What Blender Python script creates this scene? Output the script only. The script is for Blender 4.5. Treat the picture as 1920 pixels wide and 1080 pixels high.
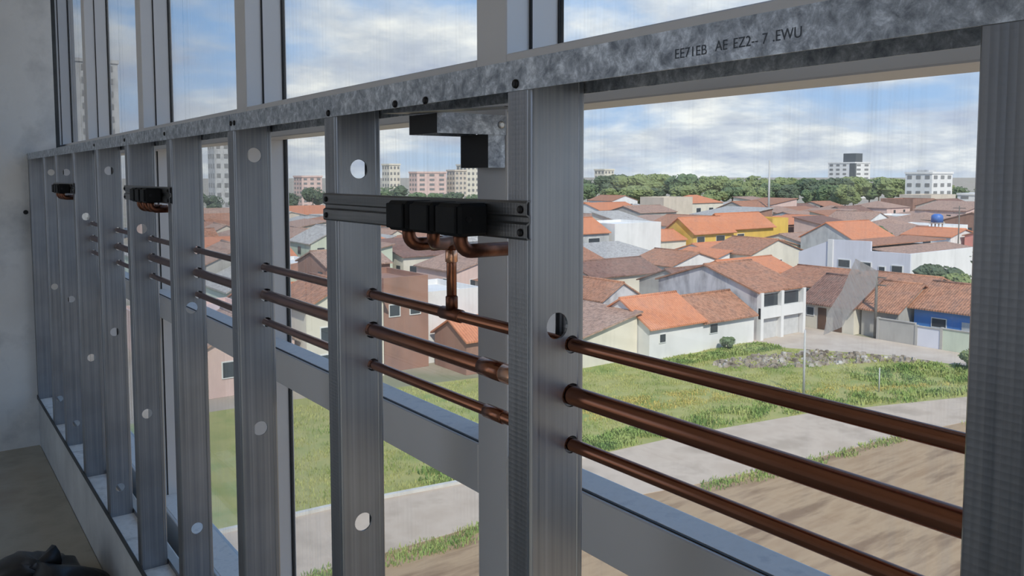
import bpy, math, random
from mathutils import Vector, Matrix
from mathutils.geometry import delaunay_2d_cdt

for o in list(bpy.data.objects):
    bpy.data.objects.remove(o, do_unlink=True)
SC = bpy.context.scene
COL = SC.collection
PI = math.pi
CZ = 1.2            # eye height above the room floor; heights below are given relative to the eye
GZ = -13.8          # street level

# ------------------------------------------------------------------ camera
cam = bpy.data.cameras.new('camera')
cam.sensor_width = 36.0
cam.lens = 36.0 * 1550 / 1920
cam.shift_y = -(540 - 441.0) / 1920
cam.clip_start = 0.01
cam.clip_end = 20000
camo = bpy.data.objects.new('camera', cam)
COL.objects.link(camo)
yaw, pitch, roll = 0.6316, 0.07146, -0.00104
fw = Vector((math.sin(yaw) * math.cos(pitch), math.cos(yaw) * math.cos(pitch), -math.sin(pitch)))
rt = Vector((math.cos(yaw), -math.sin(yaw), 0))
up = rt.cross(fw)
rt = rt * math.cos(roll) + up * math.sin(roll)
up = rt.cross(fw)
M = Matrix((rt, up, -fw)).transposed().to_4x4()
M.translation = (0, 0, CZ)
camo.matrix_world = M
SC.camera = camo

# ------------------------------------------------------------------ exposure
SC.view_settings.view_transform = 'Standard'
SC.view_settings.look = 'None'
SC.view_settings.gamma = 1.0
SC.view_settings.use_curve_mapping = False
SC.view_settings.exposure = 0.5

# ------------------------------------------------------------------ sky
W = bpy.data.worlds.new('sky')
SC.world = W
W.use_nodes = True
nt = W.node_tree
nt.nodes.clear()
def N(nt, typ, **kw):
    n = nt.nodes.new(typ)
    for k, v in kw.items():
        if k.startswith('_'):
            setattr(n, k[1:], v)
        else:
            n.inputs[k].default_value = v
    return n
def L(nt, a, ai, b, bi):
    nt.links.new(a.outputs[ai], b.inputs[bi])
def ramp(nt, stops, interp='LINEAR'):
    r = nt.nodes.new('ShaderNodeValToRGB')
    r.color_ramp.interpolation = interp
    e = r.color_ramp.elements
    while len(e) < len(stops):
        e.new(0.5)
    for i, (p, c) in enumerate(stops):
        e[i].position = p
        e[i].color = (c[0], c[1], c[2], 1) if not isinstance(c, (int, float)) else (c, c, c, 1)
    return r
def mathn(nt, op, a=None, b=None):
    n = nt.nodes.new('ShaderNodeMath'); n.operation = op
    if a is not None: n.inputs[0].default_value = a
    if b is not None: n.inputs[1].default_value = b
    return n
tc = N(nt, 'ShaderNodeTexCoord')
sx = N(nt, 'ShaderNodeSeparateXYZ'); L(nt, tc, 'Generated', sx, 0)
grad = ramp(nt, [(0.0, (0.42, 0.52, 0.66)), (0.06, (0.33, 0.46, 0.67)), (0.16, (0.22, 0.40, 0.70)), (0.40, (0.15, 0.33, 0.65)), (1.0, (0.09, 0.23, 0.54))])
L(nt, sx, 'Z', grad, 0)
zz = mathn(nt, 'MAXIMUM', None, 0.0); L(nt, sx, 'Z', zz, 0)
za = mathn(nt, 'ADD', None, 0.22); L(nt, zz, 0, za, 0)
dx = mathn(nt, 'DIVIDE'); L(nt, sx, 'X', dx, 0); L(nt, za, 0, dx, 1)
dy = mathn(nt, 'DIVIDE'); L(nt, sx, 'Y', dy, 0); L(nt, za, 0, dy, 1)
cv = N(nt, 'ShaderNodeCombineXYZ'); L(nt, dx, 0, cv, 0); L(nt, dy, 0, cv, 1)
cl = N(nt, 'ShaderNodeTexNoise', Scale=1.0, Detail=8.0, Roughness=0.55, Distortion=0.3); L(nt, cv, 0, cl, 'Vector')
cover = N(nt, 'ShaderNodeMapRange'); cover.inputs['From Min'].default_value = 0.0; cover.inputs['From Max'].default_value = 0.35   # more cloud towards the horizon
cover.inputs['To Min'].default_value = 0.13; cover.inputs['To Max'].default_value = -0.05; L(nt, sx, 'Z', cover, 'Value')
cadd = mathn(nt, 'ADD'); L(nt, cl, 0, cadd, 0); L(nt, cover, 0, cadd, 1)
dens = ramp(nt, [(0.42, 0.0), (0.64, 1.0)], 'EASE'); L(nt, cadd, 0, dens, 0)
cl2 = N(nt, 'ShaderNodeTexNoise', Scale=2.2, Detail=6.0, Roughness=0.6); L(nt, cv, 0, cl2, 'Vector')
ccol = ramp(nt, [(0.34, (0.38, 0.42, 0.53)), (0.50, (0.53, 0.56, 0.62)), (0.66, (0.82, 0.81, 0.79))]); L(nt, cl2, 0, ccol, 0)
mx = N(nt, 'ShaderNodeMixRGB'); L(nt, dens, 0, mx, 0); L(nt, grad, 0, mx, 1); L(nt, ccol, 0, mx, 2)
bg = N(nt, 'ShaderNodeBackground', Strength=1.0); L(nt, mx, 0, bg, 'Color')
wo = N(nt, 'ShaderNodeOutputWorld'); L(nt, bg, 0, wo, 0)

# ------------------------------------------------------------------ sun (from behind the building)
sun = bpy.data.lights.new('sun', 'SUN')
sun.energy = 3.0
sun.angle = math.radians(3.0)
sun.color = (1.0, 0.93, 0.82)
suno = bpy.data.objects.new('sun', sun)
COL.objects.link(suno)
suno.location = (-20, -20, 40)
suno.rotation_euler = Vector((-0.36, -0.72, 0.80)).to_track_quat('Z', 'Y').to_euler()

# ------------------------------------------------------------------ materials
MATS = {}
def base_mat(name):
    m = bpy.data.materials.new(name)
    m.use_nodes = True
    t = m.node_tree
    b = t.nodes['Principled BSDF']
    MATS[name] = m
    return m, t, b
def coords(t, scale=(1, 1, 1), rot=(0, 0, 0), kind='Object'):
    c = N(t, 'ShaderNodeTexCoord')
    mp = N(t, 'ShaderNodeMapping')
    mp.inputs['Scale'].default_value = scale
    mp.inputs['Rotation'].default_value = rot
    L(t, c, kind, mp, 'Vector')
    return mp
def mat(name, c1, c2=None, rough=0.7, metal=0.0, scale=3.0, detail=5.0, bump=0.0, stretch=(1, 1, 1), spec=0.5, c3=None, lo=0.35, hi=0.65, rvar=0.0, kind='Object'):
    m, t, b = base_mat(name)
    b.inputs['Roughness'].default_value = rough
    b.inputs['Metallic'].default_value = metal
    b.inputs['Specular IOR Level'].default_value = spec
    if c2 is None:
        b.inputs['Base Color'].default_value = (*c1, 1)
        return m
    mp = coords(t, stretch, kind=kind)
    n = N(t, 'ShaderNodeTexNoise', Scale=scale, Detail=detail, Roughness=0.6); L(t, mp, 0, n, 'Vector')
    stops = [(lo, c1), (hi, c2)] if c3 is None else [(lo, c1), ((lo + hi) / 2, c2), (hi, c3)]
    r = ramp(t, stops); L(t, n, 0, r, 0)
    L(t, r, 0, b, 'Base Color')
    if bump:
        bp = N(t, 'ShaderNodeBump', Strength=bump, Distance=0.02); L(t, n, 0, bp, 'Height'); L(t, bp, 0, b, 'Normal')
    if rvar:
        rr = ramp(t, [(0.3, rough - rvar), (0.7, rough + rvar)]); L(t, n, 0, rr, 0); L(t, rr, 0, b, 'Roughness')
    return m

# galvanised stud steel: long vertical drawing marks
def galv(name, c1, c2, rough, stretch, scale, knurl=False, spangle=False):
    m, t, b = base_mat(name)
    b.inputs['Metallic'].default_value = 0.9
    mp = coords(t, stretch)
    n = N(t, 'ShaderNodeTexNoise', Scale=scale, Detail=4.0, Roughness=0.6); L(t, mp, 0, n, 'Vector')
    mp2 = coords(t, (1, 1, 1))
    n2 = N(t, 'ShaderNodeTexNoise', Scale=6.0, Detail=3.0); L(t, mp2, 0, n2, 'Vector')
    r = ramp(t, [(0.3, c1), (0.7, c2)]); L(t, n, 0, r, 0)
    r2 = ramp(t, [(0.35, 0.80), (0.65, 1.0)]); L(t, n2, 0, r2, 0)
    mm = N(t, 'ShaderNodeMixRGB', _blend_type='MULTIPLY'); mm.inputs[0].default_value = 1.0
    L(t, r, 0, mm, 1); L(t, r2, 0, mm, 2)
    L(t, mm, 0, b, 'Base Color')
    rr = ramp(t, [(0.3, rough - 0.07), (0.7, rough + 0.07)]); L(t, n, 0, rr, 0); L(t, rr, 0, b, 'Roughness')
    if knurl:
        w1 = N(t, 'ShaderNodeTexVoronoi', Scale=230.0, Randomness=0.0); L(t, mp2, 0, w1, 'Vector')
        bp = N(t, 'ShaderNodeBump', Strength=0.2, Distance=0.001); L(t, w1, 'Distance', bp, 'Height'); L(t, bp, 0, b, 'Normal')
    elif spangle:
        v = N(t, 'ShaderNodeTexNoise', Scale=75.0, Detail=6.0, Roughness=0.75, Distortion=0.35); L(t, mp2, 0, v, 'Vector')
        r3 = ramp(t, [(0.36, (0.24, 0.27, 0.31)), (0.52, (0.44, 0.48, 0.53)), (0.66, (0.74, 0.79, 0.84))]); L(t, v, 0, r3, 0)
        L(t, r3, 0, b, 'Base Color')
        r4 = ramp(t, [(0.3, 0.55), (0.7, 0.38)]); L(t, v, 0, r4, 0); L(t, r4, 0, b, 'Roughness')
        b.inputs['Metallic'].default_value = 0.75
    else:
        bp = N(t, 'ShaderNodeBump', Strength=0.08, Distance=0.002); L(t, n, 0, bp, 'Height'); L(t, bp, 0, b, 'Normal')
    return m
galv('stud_web', (0.30, 0.33, 0.37), (0.47, 0.49, 0.52), 0.36, (220, 220, 1.2), 1.0)
galv('stud_flange', (0.24, 0.255, 0.28), (0.36, 0.37, 0.39), 0.42, (120, 120, 2), 1.0, knurl=True)
galv('track_steel', (0.40, 0.44, 0.49), (0.62, 0.66, 0.70), 0.45, (30, 30, 30), 1.0, spangle=True)
galv('rail_steel', (0.15, 0.155, 0.16), (0.27, 0.275, 0.28), 0.42, (20, 4, 200), 1.0, knurl=True)
mat('track_dust', (0.76, 0.74, 0.69), (0.87, 0.85, 0.80), 0.9, scale=14, c3=(0.60, 0.58, 0.54))
mat('aluminium', (0.70, 0.695, 0.69), (0.75, 0.745, 0.74), 0.52, metal=0.45, scale=2.0, spec=0.5)
mat('sill_white', (0.78, 0.755, 0.71), (0.84, 0.815, 0.77), 0.7, scale=60, detail=4, c3=(0.62, 0.61, 0.60), lo=0.25, hi=0.8)
mat('gasket', (0.012, 0.012, 0.013), rough=0.6)
mat('copper', (0.27, 0.115, 0.068), (0.34, 0.15, 0.092), 0.24, metal=1.0, scale=5.0, stretch=(6, 0.8, 6), c3=(0.21, 0.088, 0.053), rvar=0.05)
mat('copper_bright', (0.80, 0.42, 0.26), (0.90, 0.52, 0.34), 0.25, metal=1.0, scale=30.0)
mat('copper_burnt', (0.10, 0.045, 0.03), (0.28, 0.12, 0.075), 0.38, metal=1.0, scale=40.0)
mat('screw_black', (0.02, 0.02, 0.022), rough=0.35, metal=0.6)
mat('screw_zinc', (0.6, 0.6, 0.58), rough=0.3, metal=1.0)
mat('black_plastic', (0.006, 0.007, 0.008), (0.012, 0.012, 0.013), 0.6, scale=40, spec=0.2)
mat('print_ink', (0.10, 0.12, 0.15), rough=0.7)
mat('plaster', (0.72, 0.72, 0.70), (0.80, 0.80, 0.775), 0.9, scale=2.6, detail=8, c3=(0.44, 0.45, 0.45), lo=0.30, hi=0.72, bump=0.15)
mat('curb_plaster', (0.46, 0.46, 0.44), (0.60, 0.60, 0.57), 0.9, scale=4, detail=8, bump=0.2)
mat('floor_concrete', (0.30, 0.275, 0.22), (0.44, 0.41, 0.33), 0.85, scale=2.2, detail=9, c3=(0.36, 0.31, 0.24), bump=0.25)
mat('ceiling_concrete', (0.60, 0.60, 0.59), (0.68, 0.68, 0.67), 0.9, scale=1.5)
mat('room_wall', (0.62, 0.62, 0.60), (0.70, 0.70, 0.68), 0.9, scale=1.2)
mat('dark_strip', (0.035, 0.04, 0.042), (0.07, 0.075, 0.078), 0.7, scale=8)
mat('bag_black', (0.008, 0.008, 0.009), (0.02, 0.02, 0.022), 0.38, scale=20)
mat('facade', (0.4, 0.4, 0.4), (0.5, 0.5, 0.5), 0.8)

# window glass: see-through sheet with mirror reflection and dried rain streaks
def glass():
    m, t, b = base_mat('window_glass')
    t.nodes.remove(b)
    out = t.nodes['Material Output']
    tr = N(t, 'ShaderNodeBsdfTransparent'); tr.inputs[0].default_value = (0.955, 0.975, 0.97, 1)
    gl = N(t, 'ShaderNodeBsdfGlossy'); gl.inputs['Roughness'].default_value = 0.0
    fr = N(t, 'ShaderNodeFresnel', IOR=1.45)
    ge = N(t, 'ShaderNodeNewGeometry'); mi = N(t, 'ShaderNodeMapRange')   # same reflectance on both faces of the sheet
    mi.inputs['To Min'].default_value = 1.38; mi.inputs['To Max'].default_value = 1 / 1.38
    L(t, ge, 'Backfacing', mi, 'Value'); L(t, mi, 0, fr, 'IOR')
    mg = N(t, 'ShaderNodeMixShader'); L(t, fr, 0, mg, 0); L(t, tr, 0, mg, 1); L(t, gl, 0, mg, 2)
    df = N(t, 'ShaderNodeBsdfDiffuse'); df.inputs[0].default_value = (0.75, 0.76, 0.70, 1)
    tl = N(t, 'ShaderNodeBsdfTranslucent'); tl.inputs[0].default_value = (0.75, 0.76, 0.70, 1)
    ms = N(t, 'ShaderNodeMixShader'); ms.inputs[0].default_value = 0.5; L(t, df, 0, ms, 1); L(t, tl, 0, ms, 2)
    mp = coords(t, (1, 30, 1.2))
    n = N(t, 'ShaderNodeTexNoise', Scale=3.0, Detail=5.0, Roughness=0.65); L(t, mp, 0, n, 'Vector')
    r = ramp(t, [(0.50, 0.0), (0.74, 0.22)]); L(t, n, 0, r, 0)
    mp2 = coords(t, (1, 1, 0.7))
    n2 = N(t, 'ShaderNodeTexNoise', Scale=4.0, Detail=3.0); L(t, mp2, 0, n2, 'Vector')
    r2 = ramp(t, [(0.42, 0.08), (0.68, 1.0)]); L(t, n2, 0, r2, 0)
    mu = mathn(t, 'MULTIPLY'); L(t, r, 0, mu, 0); L(t, r2, 0, mu, 1)
    ad = mathn(t, 'ADD', None, 0.03); L(t, mu, 0, ad, 0)
    mo = N(t, 'ShaderNodeMixShader'); L(t, ad, 0, mo, 0); L(t, mg, 0, mo, 1); L(t, ms, 0, mo, 2)
    L(t, mo, 0, out, 0)
    return m
glass()
def smear():
    m, t, b = base_mat('dried_splash')
    t.nodes.remove(b)
    out = t.nodes['Material Output']
    tr = N(t, 'ShaderNodeBsdfTransparent')
    df = N(t, 'ShaderNodeBsdfTranslucent'); df.inputs[0].default_value = (1.0, 0.88, 0.74, 1)
    d2 = N(t, 'ShaderNodeBsdfDiffuse'); d2.inputs[0].default_value = (0.70, 0.66, 0.60, 1)
    md = N(t, 'ShaderNodeMixShader'); md.inputs[0].default_value = 0.12; L(t, df, 0, md, 1); L(t, d2, 0, md, 2)
    mp = coords(t, (1, 1, 1), (0.45, 0, 0))
    mp2 = N(t, 'ShaderNodeMapping'); mp2.inputs['Scale'].default_value = (1, 60, 8); L(t, mp, 0, mp2, 0)
    n = N(t, 'ShaderNodeTexNoise', Scale=8.0, Detail=6.0, Roughness=0.7); L(t, mp2, 0, n, 'Vector')
    r = ramp(t, [(0.35, 0.60), (0.65, 0.95)]); L(t, n, 0, r, 0)
    mo = N(t, 'ShaderNodeMixShader'); L(t, r, 0, mo, 0); L(t, tr, 0, mo, 1); L(t, md, 0, mo, 2)
    L(t, mo, 0, out, 0)
smear()

# outdoors
def roofmat(name, c1, c2, c3, axis, grime=0.7):
    m, t, b = base_mat(name)
    b.inputs['Roughness'].default_value = 0.9
    mp = coords(t)
    n = N(t, 'ShaderNodeTexNoise', Scale=0.9, Detail=8.0, Roughness=0.7); L(t, mp, 0, n, 'Vector')
    r = ramp(t, [(0.3, c1), (0.5, c2), (0.72, c3)]); L(t, n, 0, r, 0)
    n3 = N(t, 'ShaderNodeTexNoise', Scale=3.2, Detail=6.0, Roughness=0.75); L(t, mp, 0, n3, 'Vector')
    g3 = ramp(t, [(0.40, 0.45), (0.56, 1.0)]); L(t, n3, 0, g3, 0)
    wv = N(t, 'ShaderNodeTexWave', Scale=1.3, Distortion=0.6, Detail=2.0); wv.bands_direction = axis; L(t, mp, 0, wv, 'Vector')
    w2 = ramp(t, [(0.0, 0.70), (0.5, 1.0)]); L(t, wv, 0, w2, 0)
    mm = N(t, 'ShaderNodeMixRGB', _blend_type='MULTIPLY'); mm.inputs[0].default_value = 0.55
    L(t, r, 0, mm, 1); L(t, w2, 0, mm, 2)
    m3 = N(t, 'ShaderNodeMixRGB', _blend_type='MULTIPLY'); m3.inputs[0].default_value = grime
    L(t, mm, 0, m3, 1); L(t, g3, 0, m3, 2); L(t, m3, 0, b, 'Base Color')
    bp = N(t, 'ShaderNodeBump', Strength=0.5, Distance=0.06); L(t, wv, 0, bp, 'Height'); L(t, bp, 0, b, 'Normal')
for nm, c in {'orange': ((0.56, 0.19, 0.09), (0.66, 0.26, 0.13), (0.50, 0.20, 0.12)),
              'terracotta': ((0.38, 0.165, 0.095), (0.49, 0.235, 0.14), (0.31, 0.17, 0.12)),
              'faded': ((0.38, 0.23, 0.17), (0.50, 0.32, 0.24), (0.30, 0.20, 0.16)),
              'brown': ((0.19, 0.10, 0.075), (0.30, 0.16, 0.12), (0.23, 0.15, 0.12)),
              'fibre': ((0.42, 0.40, 0.37), (0.54, 0.51, 0.48), (0.36, 0.33, 0.31))}.items():
    roofmat('roof_' + nm + '_x', *c, 'X', 0.25 if nm == 'orange' else 0.75)
    roofmat('roof_' + nm + '_y', *c, 'Y', 0.25 if nm == 'orange' else 0.75)
def wallm(nm, c, st=0.75):
    mat('wall_' + nm, tuple(x * st for x in c), c, 0.9, scale=0.7, detail=8, stretch=(1, 1, 0.45), lo=0.30, hi=0.55)
wallm('white', (0.74, 0.73, 0.72), 0.9); wallm('cream', (0.70, 0.65, 0.55), 0.85); wallm('beige', (0.62, 0.54, 0.45), 0.85)
wallm('pink', (0.68, 0.50, 0.45), 0.85); wallm('grey', (0.50, 0.50, 0.50), 0.7); wallm('yellow', (0.72, 0.47, 0.10), 0.85)
wallm('blue', (0.07, 0.24, 0.62), 0.85); wallm('brick', (0.34, 0.19, 0.14), 0.75); wallm('stained', (0.58, 0.56, 0.58), 0.45)
wallm('palegreen', (0.55, 0.60, 0.48), 0.85); wallm('coral', (0.72, 0.30, 0.25), 0.85); wallm('lavender', (0.66, 0.66, 0.72), 0.92)
wallm('concrete', (0.42, 0.40, 0.37), 0.8); wallm('charcoal', (0.09, 0.10, 0.11), 0.85)
mat('far_glass', (0.05, 0.06, 0.07), rough=0.15)
mat('skyline_glass', (0.22, 0.22, 0.22), rough=0.3)
mat('frame_white', (0.7, 0.7, 0.68), rough=0.6)
mat('door_brown', (0.10, 0.055, 0.035), (0.15, 0.08, 0.05), 0.7)
mat('door_metal', (0.5, 0.5, 0.5), (0.58, 0.58, 0.58), 0.5)
mat('tank_blue', (0.05, 0.14, 0.42), (0.07, 0.18, 0.5), 0.5)
mat('grass_ground', (0.25, 0.27, 0.075), (0.36, 0.34, 0.12), 0.95, scale=0.22, detail=10, c3=(0.18, 0.25, 0.06), lo=0.32, hi=0.68)
mat('dirt', (0.31, 0.20, 0.112), (0.39, 0.27, 0.16), 0.95, scale=0.55, detail=10, stretch=(0.35, 2.0, 1), c3=(0.225, 0.14, 0.078), bump=0.5)
mat('road', (0.46, 0.365, 0.28), (0.52, 0.42, 0.33), 0.9, scale=0.35, detail=9, c3=(0.40, 0.32, 0.245), bump=0.1)
mat('dirt_road', (0.46, 0.38, 0.31), (0.54, 0.46, 0.385), 0.95, scale=0.5, detail=8)
mat('town_ground', (0.30, 0.25, 0.20), (0.40, 0.34, 0.28), 0.95, scale=0.05, detail=8, c3=(0.22, 0.22, 0.13))
mat('kerb', (0.50, 0.48, 0.44), (0.60, 0.58, 0.54), 0.9, scale=2)
mat('rubble', (0.13, 0.10, 0.075), (0.32, 0.27, 0.22), 0.95, scale=0.9, detail=8, c3=(0.62, 0.60, 0.57), lo=0.34, hi=0.72)
def leafm(nm, a, b_, c):
    mat(nm, a, b_, 0.85, scale=2.2, detail=8, c3=c, lo=0.32, hi=0.68, bump=0.6)
leafm('leaf_dark', (0.05, 0.075, 0.045), (0.085, 0.115, 0.065), (0.12, 0.15, 0.09))
leafm('leaf_mid', (0.065, 0.105, 0.05), (0.11, 0.16, 0.07), (0.16, 0.20, 0.10))
leafm('leaf_light', (0.11, 0.15, 0.06), (0.18, 0.22, 0.085), (0.25, 0.28, 0.12))
mat('grass_blades', (0.24, 0.30, 0.075), (0.44, 0.43, 0.15), 0.9, scale=0.2, detail=6, c3=(0.17, 0.27, 0.06))
mat('grass_yellow', (0.46, 0.38, 0.10), (0.55, 0.44, 0.13), 0.9, scale=0.5)
mat('weed_green', (0.13, 0.22, 0.05), (0.24, 0.32, 0.085), 0.9, scale=0.5, c3=(0.36, 0.39, 0.13))
mat('bark', (0.12, 0.085, 0.06), (0.18, 0.13, 0.09), 0.9)
mat('pole_grey', (0.42, 0.42, 0.41), (0.5, 0.5, 0.49), 0.7)
mat('pole_dark', (0.12, 0.11, 0.10), (0.18, 0.16, 0.14), 0.8)

# ------------------------------------------------------------------ mesh helpers
class MB:
    def __init__(s, off=(0, 0, 0)):
        s.v = []; s.f = []; s.o = off; s.smooth = False
    def add(s, vs, fs):
        n = len(s.v)
        s.v += [(x - s.o[0], y - s.o[1], z - s.o[2]) for x, y, z in vs]
        s.f += [tuple(i + n for i in f) for f in fs]
        return s
    def box(s, x0, x1, y0, y1, z0, z1):
        return s.add([(x0, y0, z0), (x1, y0, z0), (x1, y1, z0), (x0, y1, z0), (x0, y0, z1), (x1, y0, z1), (x1, y1, z1), (x0, y1, z1)],
                     [(0, 3, 2, 1), (4, 5, 6, 7), (0, 1, 5, 4), (1, 2, 6, 5), (2, 3, 7, 6), (3, 0, 4, 7)])
    def bbox(s, x0, x1, y0, y1, z0, z1, c=0.002):
        # box with chamfered edges
        vs = []; fs = []
        X = (x0, x0 + c, x1 - c, x1); Y = (y0, y0 + c, y1 - c, y1); Z = (z0, z0 + c, z1 - c, z1)
        idx = {}
        def v(i, j, k):
            # only vertices with exactly one outer coordinate exist
            if (i, j, k) not in idx:
                idx[(i, j, k)] = len(vs); vs.append((X[i], Y[j], Z[k]))
            return idx[(i, j, k)]
        for a in (0, 3):
            q = [v(a, 1, 1), v(a, 2, 1), v(a, 2, 2), v(a, 1, 2)]; fs.append(q if a else q[::-1])
            q = [v(1, a, 1), v(1, a, 2), v(2, a, 2), v(2, a, 1)]; fs.append(q if a else q[::-1])
            q = [v(1, 1, a), v(2, 1, a), v(2, 2, a), v(1, 2, a)]; fs.append(q if a else q[::-1])
        for a in (0, 3):
            ai = 1 if a == 0 else 2
            for b in (0, 3):
                bi = 1 if b == 0 else 2
                fs.append([v(a, bi, 1), v(a, bi, 2), v(ai, b, 2), v(ai, b, 1)])
                fs.append([v(a, 1, bi), v(a, 2, bi), v(ai, 2, b), v(ai, 1, b)])
                fs.append([v(1, a, bi), v(2, a, bi), v(2, ai, b), v(1, ai, b)])
                for c_ in (0, 3):
                    ci = 1 if c_ == 0 else 2
                    fs.append([v(a, bi, ci), v(ai, b, ci), v(ai, bi, c_)])
        return s.add(vs, fs)
    def tube(s, path, r, n=16, caps=True, bulge=None):
        P = [Vector(p) for p in path]
        vs = []; fs = []
        T0 = (P[1] - P[0]).normalized()
        a = T0.cross(Vector((0, 0, 1)))
        if a.length < 1e-4: a = Vector((1, 0, 0))
        a.normalize()
        for i, p in enumerate(P):
            t = (P[min(i + 1, len(P) - 1)] - P[max(i - 1, 0)]).normalized()
            a = (a - t * a.dot(t)).normalized(); b = t.cross(a)
            rr = r[i] if isinstance(r, (list, tuple)) else r
            for k in range(n):
                th = 2 * PI * k / n
                q = p + a * (rr * math.cos(th)) + b * (rr * math.sin(th)); vs.append(tuple(q))
        for i in range(len(P) - 1):
            for k in range(n):
                k2 = (k + 1) % n
                fs.append((i * n + k, i * n + k2, (i + 1) * n + k2, (i + 1) * n + k))
        if caps:
            fs.append(tuple(range(n))[::-1]); fs.append(tuple((len(P) - 1) * n + k for k in range(n)))
        s.smooth = True
        return s.add(vs, fs)
    def extrude(s, prof, axis, a, b, close=True):
        # prof: list of 2-D points; axis 'z': (x,y); 'y': (x,z); 'x': (y,z)
        def p3(p, t):
            return (p[0], p[1], t) if axis == 'z' else (p[0], t, p[1]) if axis == 'y' else (t, p[0], p[1])
        n = len(prof)
        vs = [p3(p, a) for p in prof] + [p3(p, b) for p in prof]
        fs = [(i, (i + 1) % n, n + (i + 1) % n, n + i) for i in range(n if close else n - 1)]
        if close:
            fs += [tuple(range(n))[::-1], tuple(range(n, 2 * n))]
        return s.add(vs, fs)
    def build(s, name, material, parent=None, loc=None):
        me = bpy.data.meshes.new(name)
        me.from_pydata(s.v, [], s.f)
        me.materials.append(MATS[material])
        if s.smooth:
            me.polygons.foreach_set('use_smooth', [len(p.vertices) <= 4 for p in me.polygons])
        me.update()
        o = bpy.data.objects.new(name, me)
        COL.objects.link(o)
        if parent: o.parent = parent
        if loc is not None: o.location = loc
        return o
def fixnormals(o):
    import bmesh
    bm = bmesh.new(); bm.from_mesh(o.data); bmesh.ops.recalc_face_normals(bm, faces=bm.faces); bm.to_mesh(o.data); bm.free()
    return o
def tag(o, label=None, cat=None, group=None, kind=None):
    if label: o['label'] = label
    if cat: o['category'] = cat
    if group: o['group'] = group
    if kind: o['kind'] = kind
    return o
def empty(name, loc=(0, 0, 0)):
    o = bpy.data.objects.new(name, None)
    o.location = loc; o.empty_display_size = 0.1
    COL.objects.link(o)
    return o
def copy_tree(o, parent=None):
    c = o.copy(); COL.objects.link(c); c.parent = parent
    for ch in list(o.children): copy_tree(ch, c)
    return c

# ================================================================== THE ROOM
D = 0.434           # room-side plane of the stud wall
WW = 0.063          # stud depth
XM = 0.585          # room-side face of the window mullions
YW = 4.18           # end wall
def z(r): return r + CZ
XB, YN = -2.9, -2.2      # unseen room sides, their wide openings added to let daylight in
tag(MB().box(XB - 0.3, D, YN, YW + 0.4, -0.25, 0.0).build('floor', 'floor_concrete'), 'bare dusty concrete floor of the unfinished room', kind='structure')
tag(MB().box(XB - 0.3, 0.80, YN - 0.3, 6.4, 2.75, 3.1).build('ceiling', 'ceiling_concrete'), 'concrete slab ceiling above the room', kind='structure')
wb = empty('wall_back', (XB, 0, 0)); tag(wb, 'unseen opposite side of the room, wide openings added to let in daylight', kind='structure')
MB((XB, 0, 0)).box(XB - 0.2, XB, YN, YW + 0.4, 0.0, 0.10).build('parapet', 'room_wall', wb)
MB((XB, 0, 0)).box(XB - 0.2, XB, YN, YW + 0.4, 2.55, 2.75).build('lintel', 'room_wall', wb)
for py, pw in ((YN, 4.0), (YW, 0.35)):
    MB((XB, 0, 0)).box(XB - 0.2, XB, py, py + pw, 0.10, 2.55).build('pier', 'room_wall', wb)  # broad first pier added to hold daylight off the room-facing metal
wn = empty('wall_near', (0, YN, 0)); tag(wn, 'unseen wall behind the viewer, wide opening added to let in daylight', kind='structure')
MB((0, YN, 0)).box(XB, 0.80, YN - 0.3, YN, -0.25, 0.1).build('parapet', 'room_wall', wn)
MB((0, YN, 0)).box(XB, 0.80, YN - 0.3, YN, 2.62, 2.75).build('lintel', 'room_wall', wn)
for px in (XB, 0.4):
    MB((0, YN, 0)).box(px, px + 0.3, YN - 0.3, YN, 0.1, 2.62).build('pier', 'room_wall', wn)
we = empty('wall_end', (0, YW, 0)); tag(we, 'rough grey plastered end wall beside the window', kind='structure')
MB((0, YW, 0)).box(XB, 0.546, YW, YW + 0.45, 0.0, 2.75).build('plaster_face', 'plaster', we)
MB((0, YW, 0)).box(0.546, 0.562, YW + 0.002, YW + 0.45, 0.0, 2.75).build('edge_strip', 'dark_strip', we)  # dark strip down the window-side edge of the end wall
hole = MB((0, YW, 0))
for hx, hz in ((0.418, z(-0.156)),):
    hole.tube([(hx, YW + 0.01, hz), (hx, YW - 0.002, hz)], 0.010, 10)
hole.build('drill_hole', 'gasket', we)
# curb under the stud wall, facade below the slab
cb = tag(MB().bbox(D + 0.002, 0.532, -3.0, YW, -0.25, z(-0.985), 0.006).build('wall_curb', 'curb_plaster'), 'low plastered curb carrying the steel stud wall', kind='structure')
tag(MB().box(0.534, 0.80, YN, 6.4, -0.60, -0.02).build('wall_slab_edge', 'facade'), 'slab edge below the window', kind='structure')

# ---- curtain wall: one window per bay, mullion on its far side
MY0, MS, MW = 0.811, 0.934, 0.064
XG = 0.667
ZTU0, ZTU1 = z(0.0765), z(0.1455)      # upper transom
ZTM0, ZTM1 = z(-0.413), z(-0.347)      # middle transom
ZB0, ZB1 = -0.02, z(-0.985)            # bottom rail
ZH = 2.75
def pane_group(w, y0, y1, z0, z1, o):
    for a, b in ((y0, y0 + 0.003), (y1 - 0.003, y1)):
        MB(o).box(0.6225, XG - 0.005, a, b, z0, z1).build('stile', 'aluminium', w)
        MB(o).box(0.6195, 0.6225, a, b, z0, z1).build('gasket', 'gasket', w)
        c = (a, b + 0.002) if a == y0 else (a - 0.002, b)
        MB(o).box(XG - 0.005, XG + 0.003, *c, z0, z1).build('gasket', 'gasket', w)
    MB(o).box(XG - 0.003, XG + 0.003, y0 + 0.005, y1 - 0.005, z0, z1).build('pane', 'window_glass', w)
nwin = 0
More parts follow.
